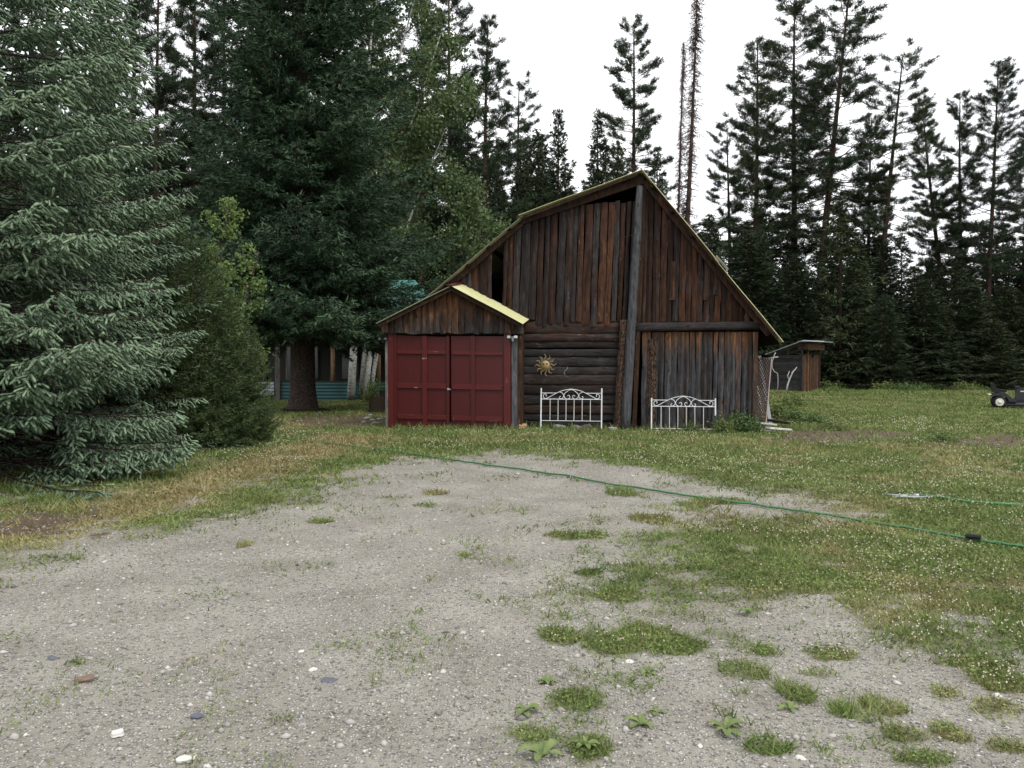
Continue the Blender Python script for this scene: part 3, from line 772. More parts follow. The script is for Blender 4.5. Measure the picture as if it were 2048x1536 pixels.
# --- log wall left of the pole
rows = [640, 667, 684, 698, 713, 733, 748, 770, 790, 812, 829, 842, 860]
x0 = fp(1036, 700)[0]; x1 = fp(1246, 700)[0]
for i, (a, b_) in enumerate(zip(rows, rows[1:])):
    zc = fp(1140, (a + b_) / 2, 0)[1]; r = (fp(1140, a, 0)[1] - fp(1140, b_, 0)[1]) / 2 * 1.06
    me = hewn_log(rng, x1 - x0, r * rng.uniform(0.92, 1.05), r * rng.uniform(0.92, 1.05), n=14, flat=0.6)
    link('log', me, M['log'], barn, (x0, 0.04 + rng.uniform(-0.03, 0.03), zc), (0, rng.uniform(-0.008, 0.008), 0))
for i in range(13):                          # chinking strips left between logs, set deep
    pass
# --- poles between the two halves
def pole(name, mat, a, b_, ra, rb, y, rng, n=12, k=9):
    pa, pb = wp(*a, y), wp(*b_, y); mb = MB(); pts = []; rad = []
    for i in range(n + 1):
        f = i / n; p = pa.lerp(pb, f); pts.append(p - pa + Vector((rng.uniform(-.012, .012), 0, 0))); rad.append((ra + (rb - ra) * f) * rng.uniform(0.95, 1.05))
    mb.tube(pts, rad, k)
    if name == 'grey_pole':
        for q in range(9):
            f = rng.uniform(0.05, 0.95); p = (pb - pa) * f; s = rng.choice((-1, 1)); r = ra + (rb - ra) * f
            mb.tube([p + Vector((s * r * 0.8, -0.02, 0)), p + Vector((s * (r + 0.035), -0.03, 0.02))], [0.018, 0.012], 5)
    return mb.build(name, mat, barn, pa, smooth=True)
pole('grey_pole', M['greypole'], (1249, 868), (1280, 372), 0.125, 0.085, -0.17, rng)
pole('bark_post', M['barkpost'], (1236, 868), (1247, 640), 0.12, 0.095, -0.10, rng)
pa, pb = wp(1268, 866, -0.1), wp(1289, 374, -0.1)
mb = MB(); mb.beam((0, 0, 0), pb - pa, 0.1, 0.05); mb.build('corner_board', M['orangeboard'], barn, pa)
pa, pb = wp(1508, 866, -0.035), wp(1513, 664, -0.035)
MB().beam((0, 0, 0), pb - pa, 0.075, 0.03).build('corner_board', M['orangeboard'], barn, pa)
# --- rafters and roof sheets
def rafter(a, b_, w, y, mat='rafter', t=0.09):
    pa, pb = wp(*a, y), wp(*b_, y); MB().beam((0, 0, 0), pb - pa, w, t).build('rafter', M[mat], barn, pa)
rafter((1292, 362), (1540, 668), 0.2, -0.10)
rafter((1288, 357), (1035, 442), 0.24, -0.10)
rafter((1042, 446), (860, 604), 0.16, -0.10)
rafter((1305, 366), (1555, 678), 0.05, -0.33, t=0.03)
rafter((1275, 349), (1042, 437), 0.05, -0.33, t=0.03)
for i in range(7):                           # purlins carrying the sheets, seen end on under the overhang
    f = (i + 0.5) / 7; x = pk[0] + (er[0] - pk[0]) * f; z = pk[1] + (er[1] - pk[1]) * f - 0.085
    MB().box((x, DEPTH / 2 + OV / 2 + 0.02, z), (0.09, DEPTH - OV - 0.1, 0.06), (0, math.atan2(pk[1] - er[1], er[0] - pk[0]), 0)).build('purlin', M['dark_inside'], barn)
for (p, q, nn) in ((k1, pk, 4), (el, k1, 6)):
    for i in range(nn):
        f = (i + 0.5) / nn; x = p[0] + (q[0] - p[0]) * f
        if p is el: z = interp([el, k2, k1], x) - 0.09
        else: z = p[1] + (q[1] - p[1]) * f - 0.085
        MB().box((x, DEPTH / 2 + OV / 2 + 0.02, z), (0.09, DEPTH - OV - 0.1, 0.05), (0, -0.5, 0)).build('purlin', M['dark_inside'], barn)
def sheets(a, b_, n, mat, lift=0.0, name='roof_sheet'):
    dep = (DEPTH + 0.3 - OV) / n
    for i in range(n):
        y0 = OV + i * dep
        corrugated(a, b_, y0, y0 + dep + 0.03, rng=rng).build(name, mat, barn, (0, 0, lift + 0.008 * (i % 2)))
# right slope in two lengths, the lower tucked under the upper
md = (pk[0] + (er[0] - pk[0]) * 0.52, pk[1] + (er[1] - pk[1]) * 0.52)
md2 = (pk[0] + (er[0] - pk[0]) * 0.55, pk[1] + (er[1] - pk[1]) * 0.55 - 0.02)
sheets((pk[0] - 0.02, pk[1] + 0.03), (md2[0], md2[1] + 0.03), 3, M['roof'], 0.02)
sheets(md, er, 3, M['roof'])
sheets(k1, pk, 3, M['roof'], 0.0)
sheets(k2, (k1[0] + 0.1, k1[1] - 0.02), 3, M['roof_left'])
sheets(el, (k2[0] + 0.08, k2[1] - 0.02), 3, M['roof_left'], 0.0)
# roof boards (underside) closing the roof
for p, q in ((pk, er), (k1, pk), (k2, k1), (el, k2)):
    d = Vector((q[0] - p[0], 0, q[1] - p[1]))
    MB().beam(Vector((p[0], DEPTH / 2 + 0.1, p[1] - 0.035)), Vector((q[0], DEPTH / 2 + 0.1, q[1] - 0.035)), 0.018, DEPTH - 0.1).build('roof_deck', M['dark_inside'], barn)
# flattened flashing where sheets overlap
c = wp(1445, 528, OV - 0.01)
MB().box((0, 0.15, 0), (0.42, 0.3, 0.01), (0, R_(50), 0)).build('flashing', M['greymetal'], barn, c + Vector((0.0, 0, 0.045)))

# ------------------------------------------------------------------ garage shed in front of the barn's left half
SY = -0.6
shed = empty('garage_shed', BARN_M @ Vector((fp(900, 860, SY)[0], SY, 0)), BARN_ROT, 'low shed with red double doors built against the left of the barn', 'shed')
SO = Vector((fp(900, 860, SY)[0], SY, 0))
def sp(u, v, y=SY):
    x, z = fp(u, v, y); return Vector((x, y, z)) - SO
rng = random.Random(11)
stp = lambda u: interp([(750, 652), (762, 645), (900, 578), (1050, 651)], u)
E = edges_between(764, 1047, 22, rng, 0.2)
def shed_plank_row():
    for u0, u1 in zip(E, E[1:]):
        a, b_ = sp(u0, 667 + rng.uniform(-1.5, 1.5), SY - 0.05), sp(u1, 667, SY - 0.05); zl, zr = sp(u0, stp(u0), SY - 0.05).z, sp(u1, stp(u1), SY - 0.05).z
        zl, zr = max(zl, a.z + 0.05), max(zr, a.z + 0.05)
        w = b_.x - a.x - 0.006
        me = plank_mesh(rng, 0, 0, w, w, 0, zl - a.z, zr - a.z, thick=0.03, n=4)
        link('gable_plank', me, M['shed_gable'], shed, ((a.x + b_.x) / 2, -0.05 + rng.uniform(-0.006, 0.004), a.z))
shed_plank_row()
# roof: two slopes of corrugated sheet, falling a little towards the viewer
RY = SY - 0.35
def spt(u, v): p = fp(u, v, RY); return (p[0] - SO.x, p[1])
pk2, r2, l2 = spt(901, 573), spt(1046, 648), spt(752, 647)
corrugated((pk2[0] + 0.02, pk2[1] + 0.012), r2, -0.35, 0.60, rise=0.17, rng=rng).build('roof_sheet', M['roof'], shed)
corrugated(l2, (pk2[0] - 0.02, pk2[1] + 0.002), -0.35, 0.6, rise=0.15, rng=rng).build('roof_sheet', M['roof_left'], shed)
rc = MB(); rc.beam((pk2[0] - 0.015, -0.37, pk2[1] + 0.03), (pk2[0] - 0.015 + 0.06, 0.55, pk2[1] + 0.03 + 0.155), 0.16, 0.012, up=(0, 0, 1)); rc.build('ridge_cap', M['redpost'], shed)
for (p, q) in ((pk2, r2), (pk2, l2)):
    MB().beam((p[0], -0.27, p[1] - 0.06), (q[0] * 0.97, -0.27, q[1] - 0.045), 0.07, 0.04).build('barge_board', M['rafter'], shed)
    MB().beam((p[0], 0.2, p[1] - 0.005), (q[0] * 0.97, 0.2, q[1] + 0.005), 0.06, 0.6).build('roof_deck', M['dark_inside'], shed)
# frame posts and trims
def upright(name, mat, u0, u1, v0, v1, y0, t):
    a, b_ = sp(u0, v1, SY + y0), sp(u1, v0, SY + y0)
    return MB().box((0, t / 2, (b_.z - a.z) / 2 + 0), (abs(b_.x - a.x), t, b_.z - a.z), bevel=0.006).build(name, mat, shed, ((a.x + b_.x) / 2, y0, a.z))
upright('door_frame', M['redpost'], 777, 786, 668, 862, -0.03, 0.1)
upright('door_frame', M['red'], 787, 793, 668, 862, -0.01, 0.1)
upright('door_frame', M['redpost'], 1008, 1021, 667, 862, -0.03, 0.12)
upright('corner_post', M['greypole'], 1023, 1034, 672, 864, 0.02, 0.14)
upright('corner_post', M['orangeboard'], 1036, 1044, 660, 864, 0.10, 0.14)
upright('corner_post', M['greywood'], 771, 776, 680, 862, 0.0, 0.12)
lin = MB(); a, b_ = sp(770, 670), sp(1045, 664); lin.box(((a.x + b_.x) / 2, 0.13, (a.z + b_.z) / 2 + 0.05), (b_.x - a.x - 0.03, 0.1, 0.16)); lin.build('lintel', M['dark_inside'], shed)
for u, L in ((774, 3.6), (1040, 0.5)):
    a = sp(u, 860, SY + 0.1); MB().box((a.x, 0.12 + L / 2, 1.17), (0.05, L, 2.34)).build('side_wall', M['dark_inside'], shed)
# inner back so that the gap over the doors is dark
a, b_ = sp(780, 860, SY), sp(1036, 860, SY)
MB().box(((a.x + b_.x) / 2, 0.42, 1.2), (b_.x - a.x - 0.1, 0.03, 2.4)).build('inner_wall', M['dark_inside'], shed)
# doors
def leaf(u0, u1, um, label, tilt, vt0, vt1):
    rng2 = random.Random(int(u0))
    y = 0.02
    a, b_ = sp(u0, 861, SY + y), sp(u1, 861, SY + y); zt = sp(u0, vt0, SY + y).z; zt1 = sp(u1, vt1, SY + y).z
    w = b_.x - a.x
    root = MB().add([(0, 0, 0), (w, 0, 0), (w, 0, zt1 - b_.z), (0, 0, zt - a.z), (0, 0.03, 0), (w, 0.03, 0), (w, 0.03, zt1 - b_.z), (0, 0.03, zt - a.z)],
        [(0, 1, 2, 3), (7, 6, 5, 4), (0, 4, 5, 1), (1, 5, 6, 2), (2, 6, 7, 3), (3, 7, 4, 0)]).build('door', M['red'], shed, (a.x, y, a.z))
    root['label'] = label
    H = (zt + zt1) / 2 - a.z; xm = sp((um[0] + um[1]) / 2, 800, SY + y).x - a.x; sw = sp(um[1], 800, SY + y).x - sp(um[0], 800, SY + y).x
    MB().box((0, 0, H / 2), (sw, 0.05, H - 0.01), bevel=0.004).build('stile', M['redchip'] if u0 < 850 else M['red'], root, (xm, -0.0255, 0.004))
    edge_x = w - 0.035 if u0 < 850 else 0.035
    if u0 < 850: MB().box((0, 0, H / 2), (0.062, 0.046, H - 0.02), bevel=0.004).build('stile', M['red'], root, (edge_x, -0.0235, 0.006))
    for (v0, v1) in ((700, 707), (766, 776), (829, 838)):
        for (x0, x1) in ((0.035, xm - sw / 2), (xm + sw / 2, w - (0.075 if u0 < 850 else 0.03))):
            fx = ((x0 + x1) / 2) / w
            dv = tilt * (((u0 + (u1 - u0) * fx) - 793) / 215)
            z0, z1 = sp(900, v1 + dv, SY + y).z - a.z, sp(900, v0 + dv, SY + y).z - a.z
            MB().box((0, 0, 0), (x1 - x0 - 0.004, 0.042, z1 - z0), bevel=0.003).build('rail', M['redchip'], root, ((x0 + x1) / 2, -0.0215, (z0 + z1) / 2), (0, R_(0.9), 0))
    return root
dl = leaf(793, 899.5, (846, 855), 'left red door leaf with batten frame', 4, 670.5, 672.5)
dr = leaf(902.5, 1008, (943, 951), 'right red door leaf with batten frame', 4, 672, 671)
# hasp and latch
p = sp(897, 778, SY) - dl.location
MB().box((0, -0.058, 0), (0.04, 0.02, 0.05), bevel=0.004).box((0.03, -0.062, -0.005), (0.06, 0.008, 0.03)).build('hasp', M['greymetal'], dl, (p.x, 0, p.z))
# lamps on the shed corners
def flood(u, v, name_label, s=1.0, dark=False):
    c = BARN_M @ (sp(u, v, SY - 0.03) + SO)
    o = empty('flood_light', c, BARN_ROT, name_label, 'lamp')
    MB().box((0, 0, 0), (0.08 * s, 0.05, 0.08 * s), bevel=0.008).build('base', M['greymetal'] if not dark else M['black'], o)
    for k in (-1, 1):
        h = MB().box((0, -0.06, 0.0), (0.085 * s, 0.07, 0.075 * s), bevel=0.012).build('lamp_head', M['greymetal'] if not dark else M['black'], o, (k * 0.06 * s, -0.02, 0), (R_(-15), 0, k * 0.25))
        MB().box((0, -0.098, 0), (0.07 * s, 0.006, 0.06 * s)).build('lens', M['lens'] if not dark else M['glass'], h)
    MB().lathe([(0.02, 0), (0.028, 0.02), (0.024, 0.05)], n=12).build('sensor', M['greymetal'] if not dark else M['black'], o, (0, -0.05, -0.085 * s))
flood(1026, 676, 'pale twin flood light on the shed corner right of the red doors')
flood(768, 680, 'dark twin flood light on the shed corner left of the red doors', 0.9, True)

# ------------------------------------------------------------------ things on and along the barn front
def headboard(u0, u1, v_rail, name_label, y, vbot, short_right=False, seed=1):
    """iron bed end; shape taken as fractions of its width"""
    a = wp(u0, v_rail, y); b_ = wp(u1, v_rail, y); w = b_.x - a.x
    zmid = a.z; zb = wp(u0, vbot, y).z
    base = BARN_M @ Vector(((a.x + b_.x) / 2, y, 0))
    o = empty('iron_headboard', base, BARN_ROT, name_label, 'headboard', 'iron bed ends leaning on the barn')
    S = lambda px, pz: Vector(((px - 829) / 968 * w, 0, zmid + (875 - pz) / 968 * w))
    zrail_b = S(0, 1220).z
    if zrail_b < 0.03: zrail_b = 0.03
    for k, px in ((0, 345), (1, 1313)):
        x = S(px, 0).x; top = S(0, 700 if not short_right else 745).z
        zb_ = 0.0 if not (short_right and k) else S(0, 1010).z
        MB().tube([(0, 0, zb_), (0, 0, top)], 0.017, 10).build('post', M['white_iron'], o, (x, 0, 0))
        MB().lathe([(0.01, 0), (0.007, 0.015), (0.013, 0.03), (0.009, 0.045), (0.002, 0.055)], n=10).build('finial', M['black'], o, (x, 0, top))
    xl, xr_ = S(345, 0).x, S(1313, 0).x
    def rail(x0, x1, z, r=0.008): MB().tube([(x0, 0, z), (x1, 0, z)], r, 8).build('rail', M['white_iron'], o)
    rail(xl, xr_, S(0, 875).z, 0.0095); rail(xl, xr_, zrail_b, 0.008)
    rail(xl, S(600, 0).x, S(0, 778).z); rail(S(1060, 0).x, xr_, S(0, 778).z)
    for px in (492, 620, 748, 876, 1005, 1135):
        x = S(px, 0).x; MB().tube([(x, 0, zrail_b), (x, 0, S(0, 878).z)], 0.0085, 8).build('bar', M['cream_iron'], o)
    curves = [[(425, 832), (430, 805), (408, 792), (382, 812), (384, 848), (414, 868), (452, 855), (560, 797), (660, 748), (760, 722), (829, 714)],
              [(658, 828), (640, 846), (652, 868), (684, 864), (706, 832), (700, 798), (680, 775), (645, 762)],
              [(768, 826), (792, 812), (808, 838), (792, 866), (756, 872), (722, 846), (714, 808), (738, 772), (788, 734), (829, 722)]]
    for cu in curves:
        for mir in (0, 1):
            pts = [S(1658 - px if mir else px, pz) for px, pz in cu]
            sm = []                                  # Catmull-Rom through the points
            P = [pts[0]] + pts + [pts[-1]]
            for i in range(1, len(P) - 2):
                for q in range(4):
                    f = q / 4; sm.append(0.5 * ((2 * P[i]) + (P[i + 1] - P[i - 1]) * f + (2 * P[i - 1] - 5 * P[i] + 4 * P[i + 1] - P[i + 2]) * f * f + (3 * P[i] - P[i - 1] - 3 * P[i + 1] + P[i + 2]) * f ** 3))
            sm.append(pts[-1])
            MB().tube(sm, 0.0075, 6).build('scroll', M['white_iron'], o)
    o.rotation_euler = (R_(-4.5), 0, BARN_ROT)
    return o
headboard(1081.5, 1203, 798, 'white scrolled iron headboard with tall legs in front of the log wall', -0.42, 860, seed=1)
headboard(1303, 1431, 812.5, 'lower white scrolled iron headboard sunk in grass before upright boards', -0.34, 860, True, seed=2)

# sun ornament
c = BARN_M @ wp(1091, 730, -0.16)
sun_o = empty('sun_ornament', c, BARN_ROT, 'gold metal sun face with wavy rays hung on the log wall', 'ornament')
R0 = 0.105
face = MB().lathe([(R0, 0.0), (R0, 0.012), (R0 * 0.85, 0.03), (R0 * 0.5, 0.045), (0.004, 0.05)], axis='Y', n=28)
fo = face.mesh('face', True)
for v_ in fo.vertices: v_.co.y = -v_.co.y
link('face', fo, M['gold'], sun_o)
MB().box((0, -0.052, -0.005), (0.022, 0.03, 0.05), bevel=0.006).build('nose', M['gold'], sun_o)
MB().box((0, -0.04, -0.052), (0.055, 0.02, 0.013), bevel=0.004).build('mouth', M['gold'], sun_o)
for s in (-1, 1):
    MB().lathe([(0.018, 0), (0.013, 0.012)], axis='Y', n=12, c=(0, -0.05, 0)).build('eye', M['rafter'], sun_o, (s * 0.04, 0, 0.022))
    MB().box((0, -0.042, 0), (0.05, 0.02, 0.01), (0, s * 0.25, 0)).build('brow', M['gold'], sun_o, (s * 0.042, 0, 0.05))
for k in range(12):
    a = 2 * math.pi * k / 12 + 0.05; Lr = 0.17 if k % 3 == 0 else 0.15
    rm = MB(); pts = []; rad = []
    for off in (-1, 1):
        p2 = []
        for i in range(9):
            f = i / 8; r = R0 * 0.95 + Lr * f; sw = 0.02 * math.sin(f * 7.5) + off * 0.018 * (1 - f)
            p2.append((math.cos(a) * r - math.sin(a) * sw, -0.012, math.sin(a) * r + math.cos(a) * sw))
        rm.tube(p2, 0.0055, 5)
    rm.build('ray', M['gold'], sun_o)
# bent wire on the logs
pts = [wp(1133 + 3 * math.sin(i), 733 + i * 3.2, -0.17) for i in range(6)]
c = pts[0]
MB().tube([p - c + Vector((0.02 * math.cos(i * 0.9) - 0.03 * math.sin(i / 5 * math.pi), 0, 0)) for i, p in enumerate(pts)], 0.006, 5).build('wire_hook', M['lattice'], barn, c)

def stone_mesh(seed, sx, sy, sz, n=14, m=8):
    r = random.Random(seed); vs, fs = [], []
    ph = [r.uniform(0, 6.28) for _ in range(6)]
    for i in range(m + 1):
        th = math.pi * i / m
        for k in range(n):
            p = 2 * math.pi * k / n
            d = Vector((math.sin(th) * math.cos(p), math.sin(th) * math.sin(p), math.cos(th)))
            q = 1 + 0.16 * math.sin(3 * d.x + ph[0]) + 0.12 * math.sin(4 * d.y + ph[1]) + 0.10 * math.sin(5 * d.z + ph[2]) + r.uniform(-0.04, 0.04)
            d = Vector([math.copysign(abs(c_) ** 0.8, c_) for c_ in d])
            vs.append((d.x * q * sx, d.y * q * sy, d.z * q * sz))
    for i in range(m):
        for k in range(n):
            l = (k + 1) % n; fs.append((i * n + k, i * n + l, i * n + n + l, i * n + n + k))
    mb = MB(); mb.add(vs, fs); return mb.mesh('stone', False)
def stone(u, v, w, h, mat, label, seed, z=0.0, group=None, name='stone'):
    g = ground_at(u, v); d = g.y; sx = w * d / F / 2
    o = link(name, stone_mesh(seed, sx, sx * 0.8, max(h * d / F / 2, sx * 0.35)), M[mat], None, (g.x, g.y, z + h * d / F * 0.25), (0, 0, seed * 1.3))
    return tag(o, label, 'stone', group)
stone(1044, 858, 20, 15, 'stone_tan', 'rounded tan stone beside the right corner post of the shed', 1)
stone(1121, 858, 26, 13, 'stone', 'pale grey stone in the grass under the taller white headboard', 2)
stone(1153, 858, 24, 9, 'stone', 'flat brownish stone under the taller headboard, right of the pale one', 3)
stone(1172, 857, 24, 10, 'stone_dark', 'dark flat stone under the right half of the taller headboard', 4)
stone(1226, 861, 18, 10, 'stone', 'angular grey stone at the foot of the bark post', 5)
stone(1245, 859, 7, 9, 'stone_white', 'small white block at the foot of the grey pole', 6)
stone(1312, 860, 14, 4, 'stone', 'thin flat stone by the left leg of the lower headboard', 7)
stone(1534, 880, 22, 7, 'stone_red', 'flat reddish stone in front of the fallen boards', 8)
# stones lying on the drive
for i, (u, v, w, h, mt, lb) in enumerate([
    (625, 1342, 17, 10, 'stone_white', 'small bright white stone left of middle on the gravel'),
    (235, 1468, 26, 12, 'stone_white', 'white stone near the bottom left corner of the drive'),
    (372, 1519, 32, 13, 'stone_white', 'flat whitish stone at the very bottom left of the drive'),
    (603, 1304, 14, 8, 'stone_white', 'little white stone just above the bright white one'),
    (658, 1362, 30, 9, 'stone_dark', 'flat blue grey stone right of the bright white stone'),
    (395, 1434, 26, 12, 'stone_dark', 'blue grey stone in the middle of the lower left gravel'),
    (104, 1316, 20, 8, 'stone_dark', 'blue grey stone at the left of the drive'),
    (168, 1360, 34, 12, 'stone_red', 'flat red brown stone at the left of the drive'),
    (1258, 1326, 26, 9, 'stone_white', 'white stone just below the big grass patch'),
    (1700, 1397, 26, 7, 'stone_white', 'flat cream stone among weeds at lower right'),
    (1400, 1492, 20, 8, 'stone_white', 'white stone near the bottom, right of middle'),
    (1602, 1517, 22, 10, 'stone_white', 'white stone at the bottom right of the drive'),
    (196, 1181, 9, 6, 'stone_white', 'tiny white stone alone on the far left gravel')]):
    stone(u, v, w, h, mt, lb, 20 + i, z=-0.005)
# boards and panels at the barn's right corner
def lean_post(name, a, b_, w, t, mat, label, cat):
    pa = ground_at(*a); pb = at(b_[0], b_[1], pa.y + 0.25)
    o = MB().beam((0, 0, 0), pb - pa, w, t).build(name, M[mat], None, pa); return tag(o, label, cat)
lean_post('white_post', (1541, 849), (1518, 712), 0.085, 0.06, 'palemetal', 'long pale square post leaning on the barn right of the lattice', 'post')
lean_post('white_stick', (1527, 836), (1514, 772), 0.05, 0.04, 'oldwhite', 'short white board leaning at the barn corner before the lattice', 'board')
lat = empty('lattice_panel', ground_at(1521, 856) + Vector((0, 0.12, 0)), R_(-62), 'narrow faded lattice panel leaning at the right corner of the barn', 'lattice')
lw, lh = 0.5, 1.72
lr = random.Random(3)
for s in (-1, 1):
    MB().box((0, 0, lh / 2), (0.04, 0.03, lh)).build('frame_stile', M['lattice'], lat, (s * lw / 2, 0, 0))
    k = -lw
    while k < lh:
        a0, a1 = max(0, k), min(lh, k + lw)
        if a1 - a0 > 0.08:
            x0 = -lw / 2 + (a0 - k); x1 = -lw / 2 + (a1 - k)
            MB().beam((s * x0, s * 0.006, a0), (s * x1, s * 0.006, a1), 0.035, 0.008).build('slat', M['lattice'], lat)
        k += 0.1
lat.rotation_euler = (R_(-3), R_(3), R_(-72))
for (u, v, L, w, t, rz, mt, lb, el_) in ((1562, 864, 0.82, 0.14, 0.05, R_(-36), 'oldwhite', 'whitish board lying askew at the right corner of the barn', 0.06),
        (1545, 866, 0.55, 0.16, 0.04, R_(-25), 'greywood', 'short grey board lying left of the whitish board', 0.03),
        (1532, 858, 0.6, 0.1, 0.04, R_(12), 'oldwhite', 'pale board end nearest the lattice panel', 0.12),
        (1553, 856, 0.75, 0.11, 0.06, R_(40), 'rafter', 'dark board lying across the pale boards', 0.16)):
    g = ground_at(u, v); o = MB().box((0, 0, 0), (L, w, t), bevel=0.006).build('loose_board', M[mt], None, (g.x, g.y + 0.15, el_), (0, 0.1, -rz)); tag(o, lb, 'board', 'boards dropped at the barn corner')
# log stump and firewood left of the shed
def stump_thing(u, v, r, h, label, seed):
    g = ground_at(u, v); rr = random.Random(seed); mb = MB()
    mb.tube([(0, 0, 0), (0, 0, h * 0.3), (0.01, 0, h * 0.8), (0.01, 0, h)], [r * 1.1, r, r * 0.97, r * 0.95], 14)
    o = empty('stump', g, 0, label, 'stump'); mb.build('bark', M['dark_inside'], o, smooth=False)
    MB().lathe([(r * 0.9, 0), (r * 0.9, 0.008)], n=14).build('cut_face', M['dark_inside'], o, (0.01, 0, h + 0.001))
stump_thing(753, 826, 0.24, 0.52, 'dark upright log stump beside the left corner of the shed', 1)
stump_thing(768, 822, 0.16, 0.68, 'thinner dark log standing against the shed left corner', 2)
for i, (u, v, w) in enumerate(((733, 838, 13), (745, 842, 12), (760, 840, 18), (752, 848, 16), (728, 846, 9), (740, 833, 10))):
    stone(u, v, w, 6, 'stone', 'grey stone in the low heap of stones left of the shed', 60 + i, group='stones heaped left of the shed')

# garden hose
def ground_curve(pts, r, name, mat, label, cat, lift=0.0, wob=0.03):
    P = [ground_at(u, v) for u, v in pts]; sm = []
    P = [P[0]] + P + [P[-1]]; rr = random.Random(9)
    for i in range(1, len(P) - 2):
        for q in range(6):
            f = q / 6; p = 0.5 * ((2 * P[i]) + (P[i + 1] - P[i - 1]) * f + (2 * P[i - 1] - 5 * P[i] + 4 * P[i + 1] - P[i + 2]) * f * f + (3 * P[i] - P[i - 1] - 3 * P[i + 1] + P[i + 2]) * f ** 3)
            gz = float(ground_z(np.array([p.x]), np.array([p.y]))[0])
            sm.append(Vector((p.x, p.y + rr.uniform(-wob, wob), gz + r + lift)))
    c = Vector((sm[0].x, sm[0].y, 0))
    o = MB().tube([p - c for p in sm], r, 7).build(name, mat, None, c, smooth=True)
    return tag(o, label, cat)
hose = ground_curve([(500, 868), (575, 880), (650, 889), (720, 897), (800, 906), (880, 919), (960, 932), (1050, 944), (1150, 958), (1250, 975), (1350, 990), (1450, 1004), (1550, 1019), (1660, 1034), (1760, 1050), (1860, 1067), (1950, 1083), (2048, 1099), (2140, 1115)],
    0.013, 'garden_hose', M['hose'], 'long green garden hose lying straight across the drive and lawn', 'hose', 0.014)
g = ground_at(1946, 1084); tag(MB().tube([(-0.06, 0, 0.05), (-0.03, 0, 0.05), (0.0, 0, 0.05), (0.06, -0.01, 0.05)], [0.02, 0.026, 0.022, 0.022], 8).build('hose_coupling', M['black'], hose, (g.x - hose.location.x, g.y - hose.location.y, 0), (0, 0, R_(-35))))
sprk = empty('lawn_sprinkler', ground_at(1835, 996), 0, 'pale metal sprinkler wand on a short green hose in the right lawn', 'sprinkler')
def loc_curve(parent, pts, r, name, mat, z=0.03):
    c = parent.location; P = [ground_at(u, v) - c + Vector((0, 0, z)) for u, v in pts]
    MB().tube(P, r, 7).build(name, mat, parent, smooth=True)
loc_curve(sprk, [(1772, 994), (1800, 996), (1833, 996.5)], 0.012, 'wand', M['greymetal'])
loc_curve(sprk, [(1785, 998), (1830, 999.5), (1860, 998.5)], 0.009, 'stand_bar', M['greymetal'])
loc_curve(sprk, [(1828, 996), (1838, 996.5)], 0.024, 'coupling', M['greymetal'])
loc_curve(sprk, [(1838, 996.5), (1862, 997), (1885, 1000), (1905, 1004), (1935, 1008), (1990, 1012), (2060, 1016)], 0.016, 'hose', M['hose'])

# ------------------------------------------------------------------ trees
def rot_z(v, a):
    c, s = np.cos(a), np.sin(a)
    return np.stack([v[..., 0] * c - v[..., 1] * s, v[..., 0] * s + v[..., 1] * c, v[..., 2]], -1)
def blades(rg, P, D, tone, k, L, W, spread, jit=0.0):
    """k thin triangles fanned about each clump direction"""
    n = len(P); P = np.repeat(P, k, 0); D = np.repeat(D, k, 0); to = np.repeat(tone, k)
    if jit: P = P + rg.normal(0, jit, P.shape)
    D = unit(D + rg.normal(0, spread, D.shape)); side = unit(np.cross(D, rg.normal(0, 1, D.shape)))
    if hasattr(L, '__len__'): L = np.repeat(L, k)
    Ls = L * (0.6 + 0.8 * rg.random(len(P))); Ws = W * (0.6 + 0.8 * rg.random(len(P)))
    V, T = tri_cloud(P, D, side, Ls, Ws)
    return V, T, np.repeat(np.clip(to + rg.normal(0, 0.12, len(to)), 0, 1), 3)
def sprigs(rg, P, D, tone, L, R):
    """blunt finger-like shoots thick with needles"""
    n = len(P); D = unit(D); s = unit(np.cross(D, rg.normal(0, 1, D.shape))); t = np.cross(D, s)
    Ls = L * (0.6 + 0.75 * rg.random(n)); Rs = R * (0.8 + 0.45 * rg.random(n)); sag = np.array([0, 0, -1.0]) * (Ls * 0.12)[:, None]
    V = [P]
    for f, q in ((0.22, 0.8), (0.8, 1.0)):
        for k, a in enumerate((0.3, 1.87, 3.44, 5.01)):
            V.append(P + D * (Ls * f)[:, None] + sag * f * f + (s * math.cos(a + f) + t * math.sin(a + f)) * (Rs * q * rg.uniform(0.75, 1.25, n))[:, None])
    V.append(P + D * Ls[:, None] + sag)
    V = np.stack(V, 1).reshape(-1, 3)
    f = []
    for k in range(4):
        l = (k + 1) % 4; f += [(0, 1 + l, 1 + k), (1 + k, 1 + l, 5 + l), (1 + k, 5 + l, 5 + k), (5 + k, 5 + l, 9)]
    T = ((np.arange(n) * 10)[:, None, None] + np.array(f)[None]).reshape(-1, 3)
    to = np.repeat(np.clip(tone, 0, 1), 10).reshape(n, 10); to[:, 5:] = np.clip(to[:, 5:] + 0.1, 0, 1)
    return V, T, to.ravel()
def sticks(A, B, ra, rb):
    """three-sided tapered twigs"""
    D = unit(B - A); ref = np.tile(np.array([[0.3, 0.2, 0.93]]), (len(A), 1)); s = unit(np.cross(D, ref)); t = np.cross(D, s)
    V = []
    for (P, r) in ((A, ra), (B, rb)):
        for a in (0, 2.094, 4.189): V.append(P + (s * math.cos(a) + t * math.sin(a)) * np.asarray(r)[:, None])
    V = np.stack(V, 1).reshape(-1, 3); f = np.array([(0, 1, 4), (0, 4, 3), (1, 2, 5), (1, 5, 4), (2, 0, 3), (2, 3, 5)])
    return V, ((np.arange(len(A)) * 6)[:, None, None] + f[None]).reshape(-1, 3)
